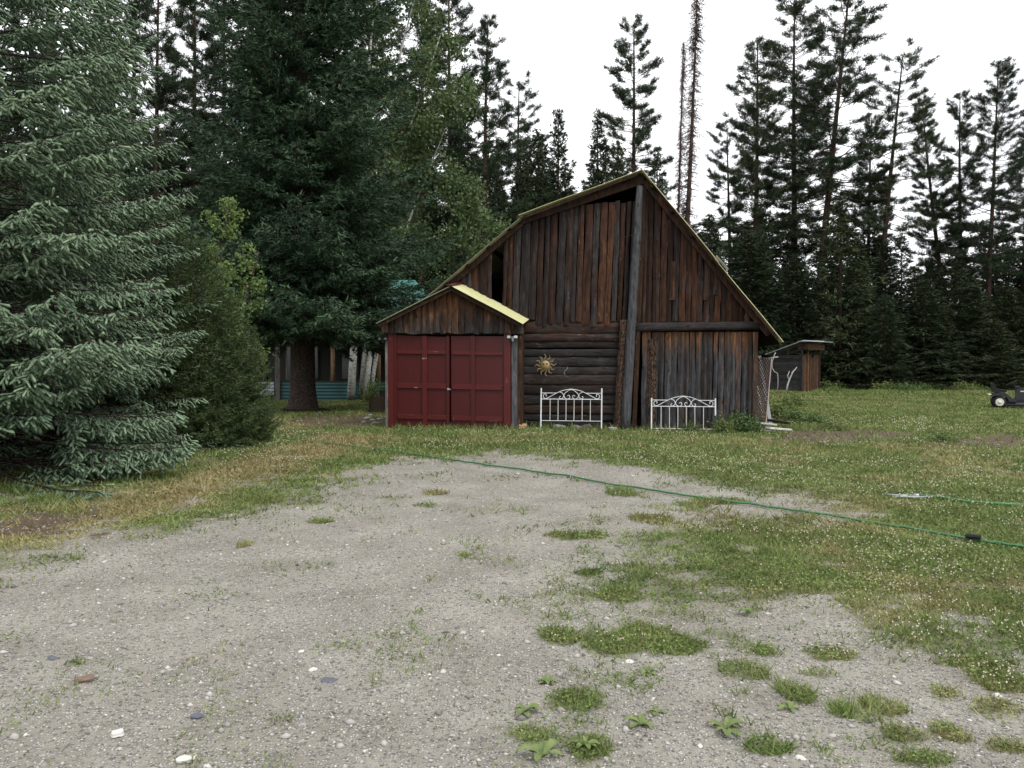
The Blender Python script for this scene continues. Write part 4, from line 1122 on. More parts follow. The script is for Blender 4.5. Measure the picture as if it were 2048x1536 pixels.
def conifer(seed, H, R, z0, nb, power=0.8, droop=0.35, up=0.25, lat_sp=0.22, lat_len=0.5, seg=0.16, zpow=1.0, s_in=0.15, ragged=0.5, hang=0.25, upper=0.5, whorl=0.0, fork=0.0, tipmin=0.12):
    """clump positions, directions and tones of a spruce-like crown, and its branch sticks"""
    rg = np.random.default_rng(seed); Ps, Ds, Ts, SA, SB, SR = [], [], [], [], [], []
    for i in range(nb):
        t = ((i + rg.random()) / nb) ** zpow; z = z0 + (H - z0) * t
        if whorl: z = max(z0, round(z / whorl) * whorl + rg.normal(0, whorl * 0.12))
        L = R * (1 - t) ** power * (1 - ragged / 2 + ragged * rg.random()) + tipmin
        az = i * 2.39996 + rg.normal(0, 0.25); dr = droop * (1 - t) - upper * t + rg.normal(0, 0.08)
        ca, sa = math.cos(az), math.sin(az); bt = rg.normal(0, 0.1)
        def ax(s): return np.stack([L * s * ca, L * s * sa, z + L * (-dr * s + up * s * s)], -1)
        nl = max(3, int(L / lat_sp)) * 2
        s = np.clip(s_in + (1 - s_in) * (np.arange(nl) + rg.random(nl)) / nl, 0, 1)
        base = ax(s); side = np.where(np.arange(nl) % 2, 1.0, -1.0)
        ll = lat_len * L * (1.05 - s) * (0.7 + 0.6 * rg.random(nl)) + seg
        la = az + side * (0.75 + 0.35 * rg.random(nl))
        ld = np.stack([np.cos(la), np.sin(la), -hang * (0.5 + rg.random(nl)) + (2 * up * s - dr) * 0.4], -1); ld = unit(ld)
        m = np.maximum(1, (ll / seg).astype(int)); M_ = np.repeat(np.arange(nl), m)
        q = (np.concatenate([np.arange(x) for x in m]) + 0.6 * rg.random(len(M_)) + 0.3) * seg
        P = base[M_] + ld[M_] * q[:, None] + rg.normal(0, seg * 0.2, (len(M_), 3))
        sdv = unit(np.cross(ld, np.array([0, 0, 1.0])))[M_] * (np.where(np.arange(len(M_)) % 2, fork, -fork) * (0.6 + 0.8 * rg.random(len(M_))))[:, None]
        Ps.append(P); Ds.append(ld[M_] + np.array([ca, sa, 0]) * 0.35 + sdv); Ts.append(0.42 + bt + rg.normal(0, 0.13, len(M_)))
        e = ax(np.linspace(0.25, 1, 4)); Ps.append(e[1:]); Ds.append(np.tile(np.array([[ca, sa, up - dr * 0.5]]), (3, 1))); Ts.append(np.full(3, 0.5 + bt))
        ap = ax(np.linspace(0, 1, 5)); SA.append(ap[:-1]); SB.append(ap[1:]); SR.append(np.linspace(1, 0.25, 5)[:4] * (0.010 + 0.009 * L))
        SA.append(base); SB.append(base + ld * ll[:, None]); SR.append(np.full(nl, 0.006))
    # leader
    Ps.append(np.stack([np.zeros(6), np.zeros(6), np.linspace(H - 0.5, H, 6)], -1)); Ds.append(np.tile(np.array([[0, 0, 1.0]]), (6, 1)) + rg.normal(0, 0.3, (6, 3))); Ts.append(np.full(6, 0.5))
    return rg, np.vstack(Ps), unit(np.vstack(Ds)), np.clip(np.concatenate(Ts), 0, 1), np.vstack(SA), np.vstack(SB), np.concatenate(SR)
def pine(seed, H, R, z0, nb, tuft=0.2, ragged=0.8, upper=0.55, power=0.55):
    """sparse pine: upswept limbs bearing tufts towards their ends"""
    rg = np.random.default_rng(seed); Ps, Ds, Ts, SA, SB, SR = [], [], [], [], [], []
    for i in range(nb):
        t = (i + rg.random()) / nb; z = z0 + (H - z0) * t
        prof = min(1.0, 0.55 + 2.2 * t) * (1 - t) ** power
        L = R * prof * (1 - ragged / 2 + ragged * rg.random()) + 0.2
        az = rg.random() * 6.283; ca, sa = math.cos(az), math.sin(az); rise = -0.4 * (1 - t) + (upper - 0.15) * t + rg.normal(0, 0.2); bt = rg.normal(0, 0.12)
        def ax(s): return np.stack([L * s * ca, L * s * sa, z + L * (rise * s + 0.3 * s * s)], -1)
        ap = ax(np.linspace(0, 1, 5)); SA.append(ap[:-1]); SB.append(ap[1:]); SR.append(np.linspace(1, 0.3, 5)[:4] * (0.012 + 0.010 * L))
        nl = max(5, int(L / 0.105)); s = 0.3 + 0.7 * rg.random(nl) ** 0.8; b_ = ax(s); la = az + rg.normal(0, 0.9, nl); ll = 0.15 + 0.35 * L * (1.1 - s) * rg.random(nl)
        ld = unit(np.stack([np.cos(la), np.sin(la), 0.25 + 0.4 * rg.random(nl)], -1)); e = b_ + ld * ll[:, None]
        SA.append(b_); SB.append(e); SR.append(np.full(nl, 0.008))
        for f in (1.0, 0.7, 0.4):
            Ps.append(b_ + ld * (ll * f)[:, None]); Ds.append(ld + np.array([0, 0, 0.35])); Ts.append(0.42 + bt + rg.normal(0, 0.15, nl))
    return rg, np.vstack(Ps), unit(np.vstack(Ds)), np.clip(np.concatenate(Ts), 0, 1), np.vstack(SA), np.vstack(SB), np.concatenate(SR)
def crown_mesh(name, VT, wood_=None, wood_mat=None, leaf_mat=None):
    V, T, to = VT; mats = np.zeros(len(T), dtype=np.int32)
    if wood_ is not None:
        V2, T2 = wood_; T = np.vstack([T, T2 + len(V)]); V = np.vstack([V, V2]); to = np.concatenate([to, np.zeros(len(V2))]); mats = np.concatenate([mats, np.ones(len(T2), dtype=np.int32)])
    me = np_mesh(name, V, tris=T, attrs={'tone': to})
    me.materials.append(leaf_mat); 
    if wood_ is not None: me.materials.append(wood_mat)
    me.polygons.foreach_set('material_index', mats); me.update()
    return me
def trunk_mesh(H, r0, r1, seed=0, flare=1.35, n=14, k=10, sway=0.04):
    rr = random.Random(seed); pts, rad = [], []
    zs = [0.0, 0.12, 0.35, 0.8] + [0.8 + (H - 0.8) * i / n for i in range(1, n + 1)]
    for z in zs:
        f = z / H; r = r0 + (r1 - r0) * f
        if z < 0.8: r *= 1 + (flare - 1) * (1 - z / 0.8) ** 2
        pts.append((sway * H * 0.1 * math.sin(f * 4 + seed) * f, sway * H * 0.1 * math.cos(f * 3 + seed) * f, z - (0.05 if z == 0 else 0))); rad.append(r)
    mb = MB(); mb.tube(pts, rad, k); return mb.mesh('trunk', True)

NTRI = {}
def keep(name, me): NTRI[name] = len(me.polygons); return me
# --- blue spruces at the left
rg, P, D, T_, SA, SB, SR = conifer(3, 14.0, 2.8, 0.2, 375, power=0.66, droop=0.36, up=0.22, lat_sp=0.14, lat_len=0.38, seg=0.068, zpow=1.38, s_in=0.45, ragged=0.4, hang=0.45, upper=0.35, whorl=0.42, fork=0.75)
D = unit(D + np.array([0, 0, -0.28]) + rg.normal(0, 0.28, D.shape))
me_blue = keep('blue', crown_mesh('blue_spruce_crown', sprigs(rg, P, D, T_ + rg.normal(0, 0.12, len(T_)), 0.14, 0.018), sticks(SA, SB, SR * 0.6, SR * 0.4), M['spruce_bark'], M['n_blue']))
def tree(name, X, Y, mesh_crown, mesh_trunk, trunk_mat, label, cat='tree', group=None, rz=0.0, scale=(1, 1, 1), lean=(0, 0), z=0.0):
    o = empty(name, (X, Y, z), 0, label, cat, group)
    o.rotation_euler = (lean[1], lean[0], rz); o.scale = scale
    link('trunk', mesh_trunk, trunk_mat, o)
    link('crown', mesh_crown, None, o)
    return o
tk_blue = trunk_mesh(13.8, 0.19, 0.02, 1)
tree('blue_spruce', -7.55, 10.9, me_blue, tk_blue, M['spruce_bark'], 'big pale blue green spruce filling the left edge, nearest the camera', group='blue spruces')
tree('blue_spruce', -8.1, 14.3, me_blue, tk_blue, M['spruce_bark'], 'second blue green spruce, just behind and right of the nearest one', rz=2.2, scale=(0.93, 0.93, 0.82), group='blue spruces')
# --- big dark spruce left of the shed
gb = ground_at(606, 822)
rg, P, D, T_, SA, SB, SR = conifer(8, 25, 4.05, 2.75, 400, power=0.60, droop=0.38, up=0.36, lat_sp=0.25, lat_len=0.46, seg=0.125, zpow=1.2, s_in=0.1, ragged=0.75, hang=0.22, upper=0.4, whorl=0.62, fork=0.4)
me_big = keep('big', crown_mesh('big_spruce_crown', blades(rg, P, D, T_, 7, 0.16, 0.045, 0.5, 0.03), sticks(SA, SB, SR, SR * 0.7), M['spruce_bark'], M['n_big']))
big = tree('spruce_tree', gb.x, gb.y, me_big, trunk_mesh(24.5, 0.43, 0.03, 2, flare=1.32, k=14), M['spruce_bark'], 'large dark green spruce with bare thick trunk left of the shed', cat='tree')
mnd = MB(); mnd.lathe([(0.95, 0.0), (0.9, 0.05), (0.7, 0.1), (0.3, 0.12)], n=22); mo = mnd.build('root_mound', M['dark_inside'], None, (gb.x, gb.y, -0.02), smooth=True)
tag(mo, 'low dark mound of needle litter round the big spruce trunk', 'mound', kind='structure')
# --- dark young spruces beside the blue ones
rg, P, D, T_, SA, SB, SR = conifer(14, 4.5, 1.25, 0.05, 150, power=0.75, droop=0.05, up=0.3, lat_sp=0.13, lat_len=0.5, seg=0.085, zpow=1.1, s_in=0.2, ragged=0.55, hang=0.02, upper=0.6)
me_yew = keep('yew', crown_mesh('young_spruce_crown', blades(rg, P, D, T_, 6, 0.095, 0.02, 0.5, 0.02), sticks(SA, SB, SR * 0.6, SR * 0.4), M['spruce_bark'], M['n_yew']))
tk_yew = trunk_mesh(4.3, 0.06, 0.01, 3)
for (u, Y, top, sc, rz, lb) in ((335, 16.2, 425, 0.95, 0.3, 'tall thin dark young spruce behind the two blue spruces'), (395, 15.2, 490, 0.85, 1.9, 'bushy dark young spruce between blue spruces and birch sapling'), (318, 14.8, 560, 0.9, 4.0, 'dark young spruce pressed against the second blue spruce'),
        (450, 15.6, 585, 0.72, 3.1, 'dark young spruce standing under the pale leafy sapling'), (500, 16.0, 655, 0.46, 5.2, 'smallest dark young spruce at the right end of the row')):
    p = at(u, top, Y); k = p.z / 4.5
    tree('young_spruce', p.x, Y, me_yew, tk_yew, M['spruce_bark'], lb, group='row of dark young spruces', rz=rz, scale=(sc * 0.9, sc * 0.9, k))
# --- broadleaf trees
def leaf_cloud(rg, C, n_each, rad, size, droop=0.3):
    """leaves (kite quads as two triangles) about clump centres C"""
    n = len(C) * n_each; P = np.repeat(C, n_each, 0) + rg.normal(0, 1, (n, 3)) * rad
    N = unit(rg.normal(0, 1, (n, 3)) + np.array([0, 0, 0.4])); a = unit(np.cross(N, rg.normal(0, 1, (n, 3)))); a[:, 2] -= droop; a = unit(a); b_ = np.cross(N, a)
    s = size * (0.6 + 0.8 * rg.random(n))[:, None]
    V = np.stack([P, P + a * s * 0.5 + b_ * s * 0.42, P + a * s, P + a * s * 0.5 - b_ * s * 0.42], 1).reshape(-1, 3)
    T = ((np.arange(n) * 4)[:, None, None] + np.array([(0, 1, 2), (0, 2, 3)])[None]).reshape(-1, 3)
    tone = np.clip(np.repeat(rg.normal(0.45, 0.15, len(C)), n_each) + rg.normal(0, 0.15, n), 0, 1)
    return V, T, np.repeat(tone, 4)
def limbs(seed, base, H, spread, n1, n2, lean=(0, 0), z0=0.35, fall=0.0):
    """trunk path, limb sticks and twig ends"""
    rg = np.random.default_rng(seed); A, B, Rr, tips = [], [], [], []
    path = [np.array([base[0] + lean[0] * f ** 1.3 * H + (0.12 + 0.015 * H) * math.sin(f * 6 + seed) * f, base[1] + lean[1] * f * H, H * f]) for f in np.linspace(0, 1, 12)]
    for i in range(n1):
        f = z0 + (1 - z0) * (i + rg.random()) / n1; k = f * 11; j = min(int(k), 10); p = path[j] * (1 - (k - j)) + path[j + 1] * (k - j)
        L = spread * (1.15 - f) ** 0.5 * (0.5 + 0.7 * rg.random()); az = rg.random() * 6.283; el = 0.55 + 0.5 * rg.random()
        d = np.array([math.cos(az), math.sin(az), el]); q = p; r = 0.02 + 0.012 * L
        for s in range(4):
            nq = q + d / np.linalg.norm(d) * L / 4; A.append(q); B.append(nq); Rr.append(r * (1 - s * 0.2))
            for m in range(n2):
                td = d + rg.normal(0, 0.8, 3); td[2] -= fall; td /= np.linalg.norm(td); tl = (0.25 + 0.35 * rg.random()) * L * 0.55
                st = q + (nq - q) * rg.random(); A.append(st); B.append(st + td * tl); Rr.append(0.006); 
                if s > 0: tips.append(st + td * tl); tips.append(st + td * tl * 0.6)
            q = nq; d = d + np.array([0, 0, -0.25 - fall * 0.4]) + rg.normal(0, 0.2, 3)
        tips.append(q)
    return rg, path, np.array(A), np.array(B), np.array(Rr), np.array(tips)
def broadleaf(name, X, Y, stems, mats, label, leaf_size, per, rad, seed, trunk_r, cat='tree', group=None):
    o = empty(name, (X, Y, 0), 0, label, cat, group); VV, TT, TO, off = [], [], [], 0; WA, WB, WR = [], [], []
    for j, (bx, by, H, spread, n1, n2, lean, z0, fall, tr) in enumerate(stems):
        rg, path, A, B, Rr, tips = limbs(seed + j, (bx, by), H, spread, n1, n2, lean, z0, fall)
        mb = MB(); mb.tube([tuple(p) for p in path], [tr * (1 - 0.85 * f) for f in np.linspace(0, 1, 12)], 9); mb.build('trunk', mats[0], o, smooth=True)
        V, T, to = leaf_cloud(rg, tips, per, rad, leaf_size); VV.append(V); TT.append(T + off); TO.append(to); off += len(V)
        WA.append(A); WB.append(B); WR.append(Rr)
    WA, WB, WR = np.vstack(WA), np.vstack(WB), np.concatenate(WR)
    me = keep(name, crown_mesh('crown', (np.vstack(VV), np.vstack(TT), np.concatenate(TO)), sticks(WA, WB, WR, WR * 0.6), mats[2], mats[1]))
    link('crown', me, None, o); return o
gq = ground_at(712, 802)
broadleaf('birch_tree', gq.x, gq.y, [(-0.2, 0, 17, 3.0, 20, 4, (0.085, 0), 0.38, 0.35, 0.17), (0.14, 0.35, 18, 3.4, 22, 4, (0.14, 0.02), 0.38, 0.35, 0.13), (0.36, 0.1, 15, 3.2, 20, 4, (0.19, -0.01), 0.36, 0.4, 0.115), (0.5, 0.5, 13, 3.3, 24, 4, (0.27, -0.02), 0.42, 0.55, 0.1)],
    (M['birch'], M['l_birch'], M['twig']), 'tall birch clump with white trunks standing together behind the big spruce', 0.13, 13, 0.24, 31, 0.3)
ps = at(455, 408, 17.2)
broadleaf('birch_sapling', ps.x, 17.2, [(0, 0, ps.z, 0.95, 26, 3, (-0.01, 0), 0.28, -0.25, 0.04), (0.2, 0.1, ps.z * 0.8, 0.8, 16, 3, (0.06, 0), 0.3, -0.2, 0.03)], (M['twig'], M['l_sapling'], M['twig']),
    'slender pale green leafy sapling rising between young spruces and big spruce', 0.062, 5, 0.07, 51, 0.05)
pr = at(958, 330, 31)
broadleaf('leafy_tree', pr.x, 31.5, [(0, 0, 8.2, 1.9, 22, 4, (-0.04, 0), 0.3, 0.2, 0.1), (0.6, 0.5, 7.0, 1.6, 14, 4, (0.03, 0), 0.3, 0.1, 0.08)], (M['twig'], M['l_birch'], M['twig']),
    'green leafy tree showing over the left slope of the barn roof', 0.12, 9, 0.2, 71, 0.1)

# --- forest meshes shared by many trees
def forest_spruce(seed, H, R, z0, nb, power=0.8, **kw):
    rg, P, D, T_, SA, SB, SR = conifer(seed, H, R, z0, nb, power=power, lat_sp=0.34, lat_len=0.5, seg=0.27, s_in=0.12, ragged=0.7, tipmin=0.04, **kw)
    return crown_mesh('crown', blades(rg, P, D, T_, 5, 0.30 * np.clip(0.3 + (H - P[:, 2]) / (0.3 * H), 0.3, 1), 0.085, 0.6, 0.05), sticks(SA, SB, SR, SR * 0.7), M['twig'], M['n_forest'])
def forest_pine(seed, H, R, z0, nb, power=0.55, ragged=0.8):
    rg, P, D, T_, SA, SB, SR = pine(seed, H, R, z0, nb, ragged=ragged, power=power)
    dead = np.random.default_rng(seed + 5); nd = 34; zz = dead.uniform(H * 0.15, z0 + 1, nd); az = dead.random(nd) * 6.28; LL = dead.uniform(0.3, 1.5, nd)
    A = np.stack([0 * zz, 0 * zz, zz], -1); B = A + np.stack([np.cos(az) * LL, np.sin(az) * LL, -0.1 * LL + dead.normal(0, .15, nd)], -1)
    w1 = sticks(SA, SB, SR, SR * 0.7); w2 = sticks(A, B, np.full(nd, 0.018), np.full(nd, 0.006))
    return crown_mesh('crown', blades(rg, P, D, T_, 8, 0.21, 0.032, 0.6, 0.06), (np.vstack([w1[0], w2[0]]), np.vstack([w1[1], w2[1] + len(w1[0])])), M['twig'], M['n_pine'])
FS = [keep('fs0', forest_spruce(101, 14, 3.0, 0.4, 125, droop=0.3, up=0.2, power=0.95)), keep('fs1', forest_spruce(102, 12, 2.6, 0.25, 115, droop=0.2, up=0.25, power=0.85)), keep('fs2', forest_spruce(103, 16, 2.4, 1.5, 140, droop=0.35, up=0.2, power=0.95))]
FSH = [14, 12, 16]
FP = [keep('fp0', forest_pine(201, 22, 2.3, 7, 135)), keep('fp1', forest_pine(202, 24, 2.6, 8, 150, 0.5)), keep('fp2', forest_pine(203, 20, 2.1, 9, 66, 0.4, 1.1)), keep('fp3', forest_pine(204, 21, 2.9, 4.5, 170, 0.75))]
FPH = [22, 24, 20, 21]
FST = [trunk_mesh(h - 0.3, 0.17, 0.02, i + 20, k=7) for i, h in enumerate(FSH)]
FPT = [trunk_mesh(h - 0.2, 0.25, 0.03, i + 30, k=8, sway=0.05) for i, h in enumerate(FPH)]
def pine_at(u_top, v_top, u_base, Y, k, label, rz=0.0, w=1.0, group='tall pines of the wood', girth=1.0):
    top = at(u_top, v_top, Y); bx = (u_base - 1024) / F * Y; s = top.z / FPH[k]
    lean = math.atan2(top.x - bx, top.z)
    o = empty('pine_tree', (bx, Y, 0), 0, label, 'tree', group); o.rotation_euler = (0, lean, 0)
    a = link('trunk', FPT[k], M['pine_bark'], o); b_ = link('crown', FP[k], None, o)
    a.scale = (s * girth, s * girth, s); b_.scale = (w * s, w * s, s); a.rotation_euler = b_.rotation_euler = (0, 0, rz)
    return o
def spruce_at(u_top, v_top, Y, k, label, rz=0.0, w=1.0, group='spruces of the wood', name='forest_spruce'):
    top = at(u_top, v_top, Y); s = top.z / FSH[k]
    o = empty(name, (top.x, Y, 0), 0, label, 'tree', group); a = link('trunk', FST[k], M['pine_bark'], o); b_ = link('crown', FS[k], None, o)
    a.scale = (s, s, s); b_.scale = (w, w, s); a.rotation_euler = b_.rotation_euler = (0, 0, rz); return o
# tall pines one can tell apart
pine_at(1266, 42, 1268, 52, 0, 'lone pine rising straight above the barn ridge', 0.4, 1.0)
pine_at(1515, 82, 1506, 55, 3, 'broad pine right of the dead snag, lowest of the clump of three', 1.2, 1.1)
pine_at(1592, -20, 1588, 58, 0, 'slim tall pine behind the broad pine and the thick trunked one', 2.6, 1.2)
pine_at(1700, -70, 1622, 54, 1, 'tallest pine with thick leaning trunk reaching the top edge', 0.9, 1.15, girth=1.15)
pine_at(1806, 100, 1742, 52, 2, 'sparse leaning pine with bare reddish trunk right of the tallest pine', 3.4, 1.15)
pine_at(1845, 195, 1905, 56, 3, 'pine leaning left between the sparse pine and the right hand group', 5.0, 0.8)
pine_at(1921, 188, 1925, 57, 0, 'straight pine left of the tall pine near the right edge', 1.7, 1.0)
pine_at(2000, 125, 1965, 53, 1, 'tall full crowned pine close to the right edge', 4.2, 1.0)
pine_at(2062, 220, 2035, 55, 3, 'pine cut by the right edge of the view', 2.2, 0.9)
pine_at(1455, 250, 1462, 60, 2, 'thin pine seen through the gap right of the snag', 0.2, 0.9)
pine_at(1745, 230, 1730, 62, 0, 'thin far pine between tallest pine and sparse pine', 2.9, 0.8)
pine_at(978, 38, 962, 46, 3, 'dense topped pine at the right of the birch crown', 0.0, 0.95)
pine_at(900, -40, 905, 49, 0, 'tall pine behind the birch crown', 3.3, 1.0)
pine_at(840, -60, 850, 50, 1, 'tall pine mostly hidden by birch leaves', 1.1, 1.0)
pine_at(1040, 160, 1030, 54, 2, 'thin pine between the dense topped pine and the barn peak', 4.4, 1.0)
pine_at(216, 0, 216, 46, 3, 'dark narrow conifer right beside the top of the blue spruce', 1.3, 0.62)
pine_at(266, -60, 262, 55, 2, 'thin pine with light trunk left of the big spruce', 2.0, 0.9)
pine_at(318, -90, 312, 48, 1, 'thick trunked dark pine left of the big spruce', 3.9, 0.9)
pine_at(388, -80, 380, 50, 0, 'dark pine half hidden by the left side of the big spruce', 5.5, 0.95)
pine_at(170, 60, 160, 58, 0, 'distant pine behind the blue spruce top', 0.7, 0.9)
for u, v, Y, k in ((450, -60, 52, 1), (540, -90, 55, 0), (640, -80, 53, 3), (740, -60, 56, 1), (60, -40, 56, 0), (-60, 0, 52, 1), (2140, 60, 56, 0), (2230, 100, 54, 1), (2330, 40, 55, 3), (-180, 60, 54, 3)):
    pine_at(u, v, u, Y, k, 'tall pine of the wood hidden behind nearer trees', u * 0.01, 1.0, group='pines hidden behind nearer trees')
# dead snag
top = at(1396, -6, 50); bx = (1357 - 1024) / F * 50; H = top.z
sn = empty('dead_snag', (bx, 50, 0), 0, 'bare dead conifer snag with fine twigs right of the barn ridge', 'tree'); sn.rotation_euler = (0, math.atan2(top.x - bx, H), 0)
link('trunk', trunk_mesh(H, 0.24, 0.03, 44, k=8), M['deadtwig'], sn)
rg = np.random.default_rng(77); n = 640; zz = H * (0.33 + 0.67 * rg.random(n) ** 0.75); az = rg.random(n) * 6.28; LL = rg.uniform(0.25, 1.15, n) * (1.15 - zz / H * 0.65)
A = np.stack([0 * zz, 0 * zz, zz], -1); B = A + np.stack([np.cos(az) * LL, np.sin(az) * LL, -0.35 * LL + rg.normal(0, .12, n)], -1)
k = 4; A2 = np.repeat(A, k, 0) + np.repeat(B - A, k, 0) * rg.uniform(0.3, 1, (n * k, 1)); B2 = A2 + rg.normal(0, 0.17, (n * k, 3)) + np.array([0, 0, -0.1])
w1 = sticks(A, B, np.full(n, 0.022), np.full(n, 0.01)); w2 = sticks(A2, B2, np.full(n * k, 0.014), np.full(n * k, 0.007))
me_dead = np_mesh('dead_branches', np.vstack([w1[0], w2[0]]), tris=np.vstack([w1[1], w2[1] + len(w1[0])])); link('dead_branches', me_dead, M['deadtwig'], sn)
sn2 = empty('dead_snag', (bx - 0.1, 51.5, 0), 0, 'thin dead stem close on the left of the bare snag', 'tree'); tp2 = at(1369, 85, 51.5); sn2.rotation_euler = (0, math.atan2(tp2.x - bx + 0.1, tp2.z), 0)
link('trunk', trunk_mesh(tp2.z, 0.12, 0.02, 45, k=6), M['deadtwig'], sn2)
link('dead_branches', me_dead, None, sn2).scale = (0.5, 0.5, tp2.z / H)
# spires and edge trees one can tell apart
spruce_at(1117, 220, 50, 2, 'pointed spruce spire left of the lone pine over the barn', 0.5, 1.0)
spruce_at(1197, 222, 53, 2, 'pointed spruce spire nearest the left of the lone pine', 2.5, 1.0)
spruce_at(1075, 262, 47, 0, 'rounded dark spruce top left of the pointed spires', 1.5, 1.0)
spruce_at(1235, 285, 47, 1, 'dark spruce top just left of the barn peak', 3.0, 1.0)
spruce_at(1315, 300, 49, 0, 'dark spruce top just right of the barn peak', 4.0, 0.85)
spruce_at(1682, 395, 49.5, 1, 'olive green full spruce at the wood edge right of the outhouse', 0.9, 1.25)
spruce_at(1770, 590, 47.5, 1, 'small green spruce at the foot of the olive spruce', 2.0, 0.8)
spruce_at(1905, 500, 50, 0, 'round topped dark green spruce at the wood edge left of the mower', 3.7, 1.15)
spruce_at(1850, 560, 48.5, 0, 'dark drooping spruce at the wood edge, in the middle of the right side', 4.9, 1.1)
spruce_at(1990, 640, 48.5, 1, 'low dark spruce behind the lawn mower', 0.1, 0.9)
spruce_at(1500, 470, 50, 0, 'dark bushy spruce over the outhouse roof', 1.2, 1.3)
spruce_at(1590, 510, 49.5, 1, 'dark spruce directly right of the outhouse', 2.2, 1.1)
spruce_at(1420, 430, 50, 1, 'dark spruce above the right roof slope of the barn', 5.6, 1.1)
fr = random.Random(12)
solid = [(-300, 260), (180, 250), (300, 265), (430, 250), (850, 200), (1040, 255), (1080, 300), (1250, 320), (1330, 400), (1400, 430), (1560, 410), (1800, 440), (1900, 500), (2060, 470), (2400, 450)]
u = -330
while u < 2420:
    for Y, dv in ((fr.uniform(50, 54), 60), (fr.uniform(55, 60), 20), (fr.uniform(61, 68), -6)):
        uu = u + fr.uniform(-30, 30); v = interp(solid, max(-299, min(2399, uu))) + dv + fr.uniform(-25, 45)
        where = ('behind the blue spruces' if uu < 330 else 'behind the big spruce' if uu < 830 else 'behind the birch crown' if uu < 1040 else 'behind the barn roof' if uu < 1420 else 'between the outhouse and the sparse leaning pine' if uu < 1780 else 'behind the mower at the right')
        spruce_at(uu, v, Y, fr.randrange(3), 'dark spruce in the dim wood ' + where, fr.uniform(0, 6.28), fr.uniform(0.85, 1.2), 'spruces ' + where)
    u += 62
# undergrowth at the foot of the wood
def bush_mesh(seed, n, rx, h, size, per=10):
    rg = np.random.default_rng(seed); c = rg.normal(0, 1, (n, 3)); c = unit(c) * (rg.random((n, 1)) ** 0.4); c[:, 2] = np.abs(c[:, 2]) * h; c[:, :2] *= rx
    V, T, to = leaf_cloud(rg, c, per, size * 1.6, size)
    A = np.zeros_like(c); A[:, :2] = c[:, :2] * 0.2; V[:, 2] = np.maximum(V[:, 2], 0.005)
    return crown_mesh('leaves', (V, T, to), sticks(A, c, np.full(n, 0.006), np.full(n, 0.003)), M['twig'], M['l_weed'])
BU = [bush_mesh(1, 90, 0.55, 0.6, 0.075), bush_mesh(2, 70, 0.4, 0.45, 0.06), bush_mesh(3, 110, 1.0, 0.9, 0.13)]
def bush(u, v, k, s, label, group=None, zs=1.0):
    g = ground_at(u, v); o = empty('leafy_weed', (g.x, g.y, -0.01), u * 0.37, label, 'plant', group); o.scale = (s, s, s * zs); c = link('leaves', BU[k], None, o); c['kind'] = 'stuff'; return o
bush(1478, 864, 0, 0.75, 'clump of green weeds at the foot of the boards right of the lower headboard')
bush(1448, 866, 1, 0.8, 'low weeds just right of the lower headboard')
bush(1382, 862, 1, 0.6, 'weeds growing through the right half of the lower headboard', zs=0.8)
bush(1503, 864, 1, 0.7, 'weeds at the very corner of the barn boards')
bush(1558, 838, 0, 0.8, 'tall leafy weeds right behind the leaning pale post')
bush(1592, 842, 0, 0.8, 'bright leafy weeds right of the fallen boards', zs=0.6)
bush(1625, 846, 1, 1.0, 'low spreading weeds at the near edge of the bare soil', zs=0.55)
bush(1572, 830, 1, 1.0, 'brownish weeds behind the tall leafy weeds', zs=0.7)
bush(1668, 860, 1, 0.9, 'small grey green weed on the bare soil strip', zs=0.6)
bush(1880, 884, 1, 0.8, 'dark weed clump at the left end of the far soil patch', zs=0.5)
bush(1585, 812, 2, 0.5, 'bush of undergrowth left of the outhouse base')
for i in range(26):
    uu = 1430 + i * 26 + fr.uniform(-12, 12)
    bush(uu, fr.uniform(776, 784), 2, fr.uniform(0.35, 0.75), 'undergrowth bush at the foot of the wood', 'undergrowth along the wood edge', 0.8)
# twiggy shrub by the birch and pine litter
bush(746, 806, 0, 0.9, 'thin leafy shrub right of the birch trunks', zs=1.6)

# plantain weeds on the drive
def rosette(seed, n=8, L=0.085):
    r = random.Random(seed); mb = MB()
    for i in range(n):
        a = i * 2.4 + r.uniform(-.3, .3); l = L * r.uniform(0.6, 1.1); w = l * 0.42; up = r.uniform(0.15, 0.5)
        row = []
        for s, ww in ((0.0, 0.12), (0.3, 0.8), (0.65, 1.0), (0.9, 0.6), (1.0, 0.1)):
            z = l * (up * math.sin(s * 2.6)) + 0.004; c = Vector((math.cos(a) * l * s, math.sin(a) * l * s, z)); p = Vector((-math.sin(a), math.cos(a), 0)) * w * ww / 2
            row += [c - p + Vector((0, 0, 0.006)), c, c + p + Vector((0, 0, 0.006))]
        mb.add(row, [(k * 3 + j, k * 3 + j + 1, k * 3 + j + 4, k * 3 + j + 3) for k in range(4) for j in range(2)])
    me = mb.mesh('leaves', True)
    at_ = me.attributes.new('tone', 'FLOAT', 'POINT'); at_.data.foreach_set('value', np.random.default_rng(seed).random(len(me.vertices)).astype(np.float32)); return me
RO = [rosette(1), rosette(2, 6), rosette(3, 10, 0.07)]
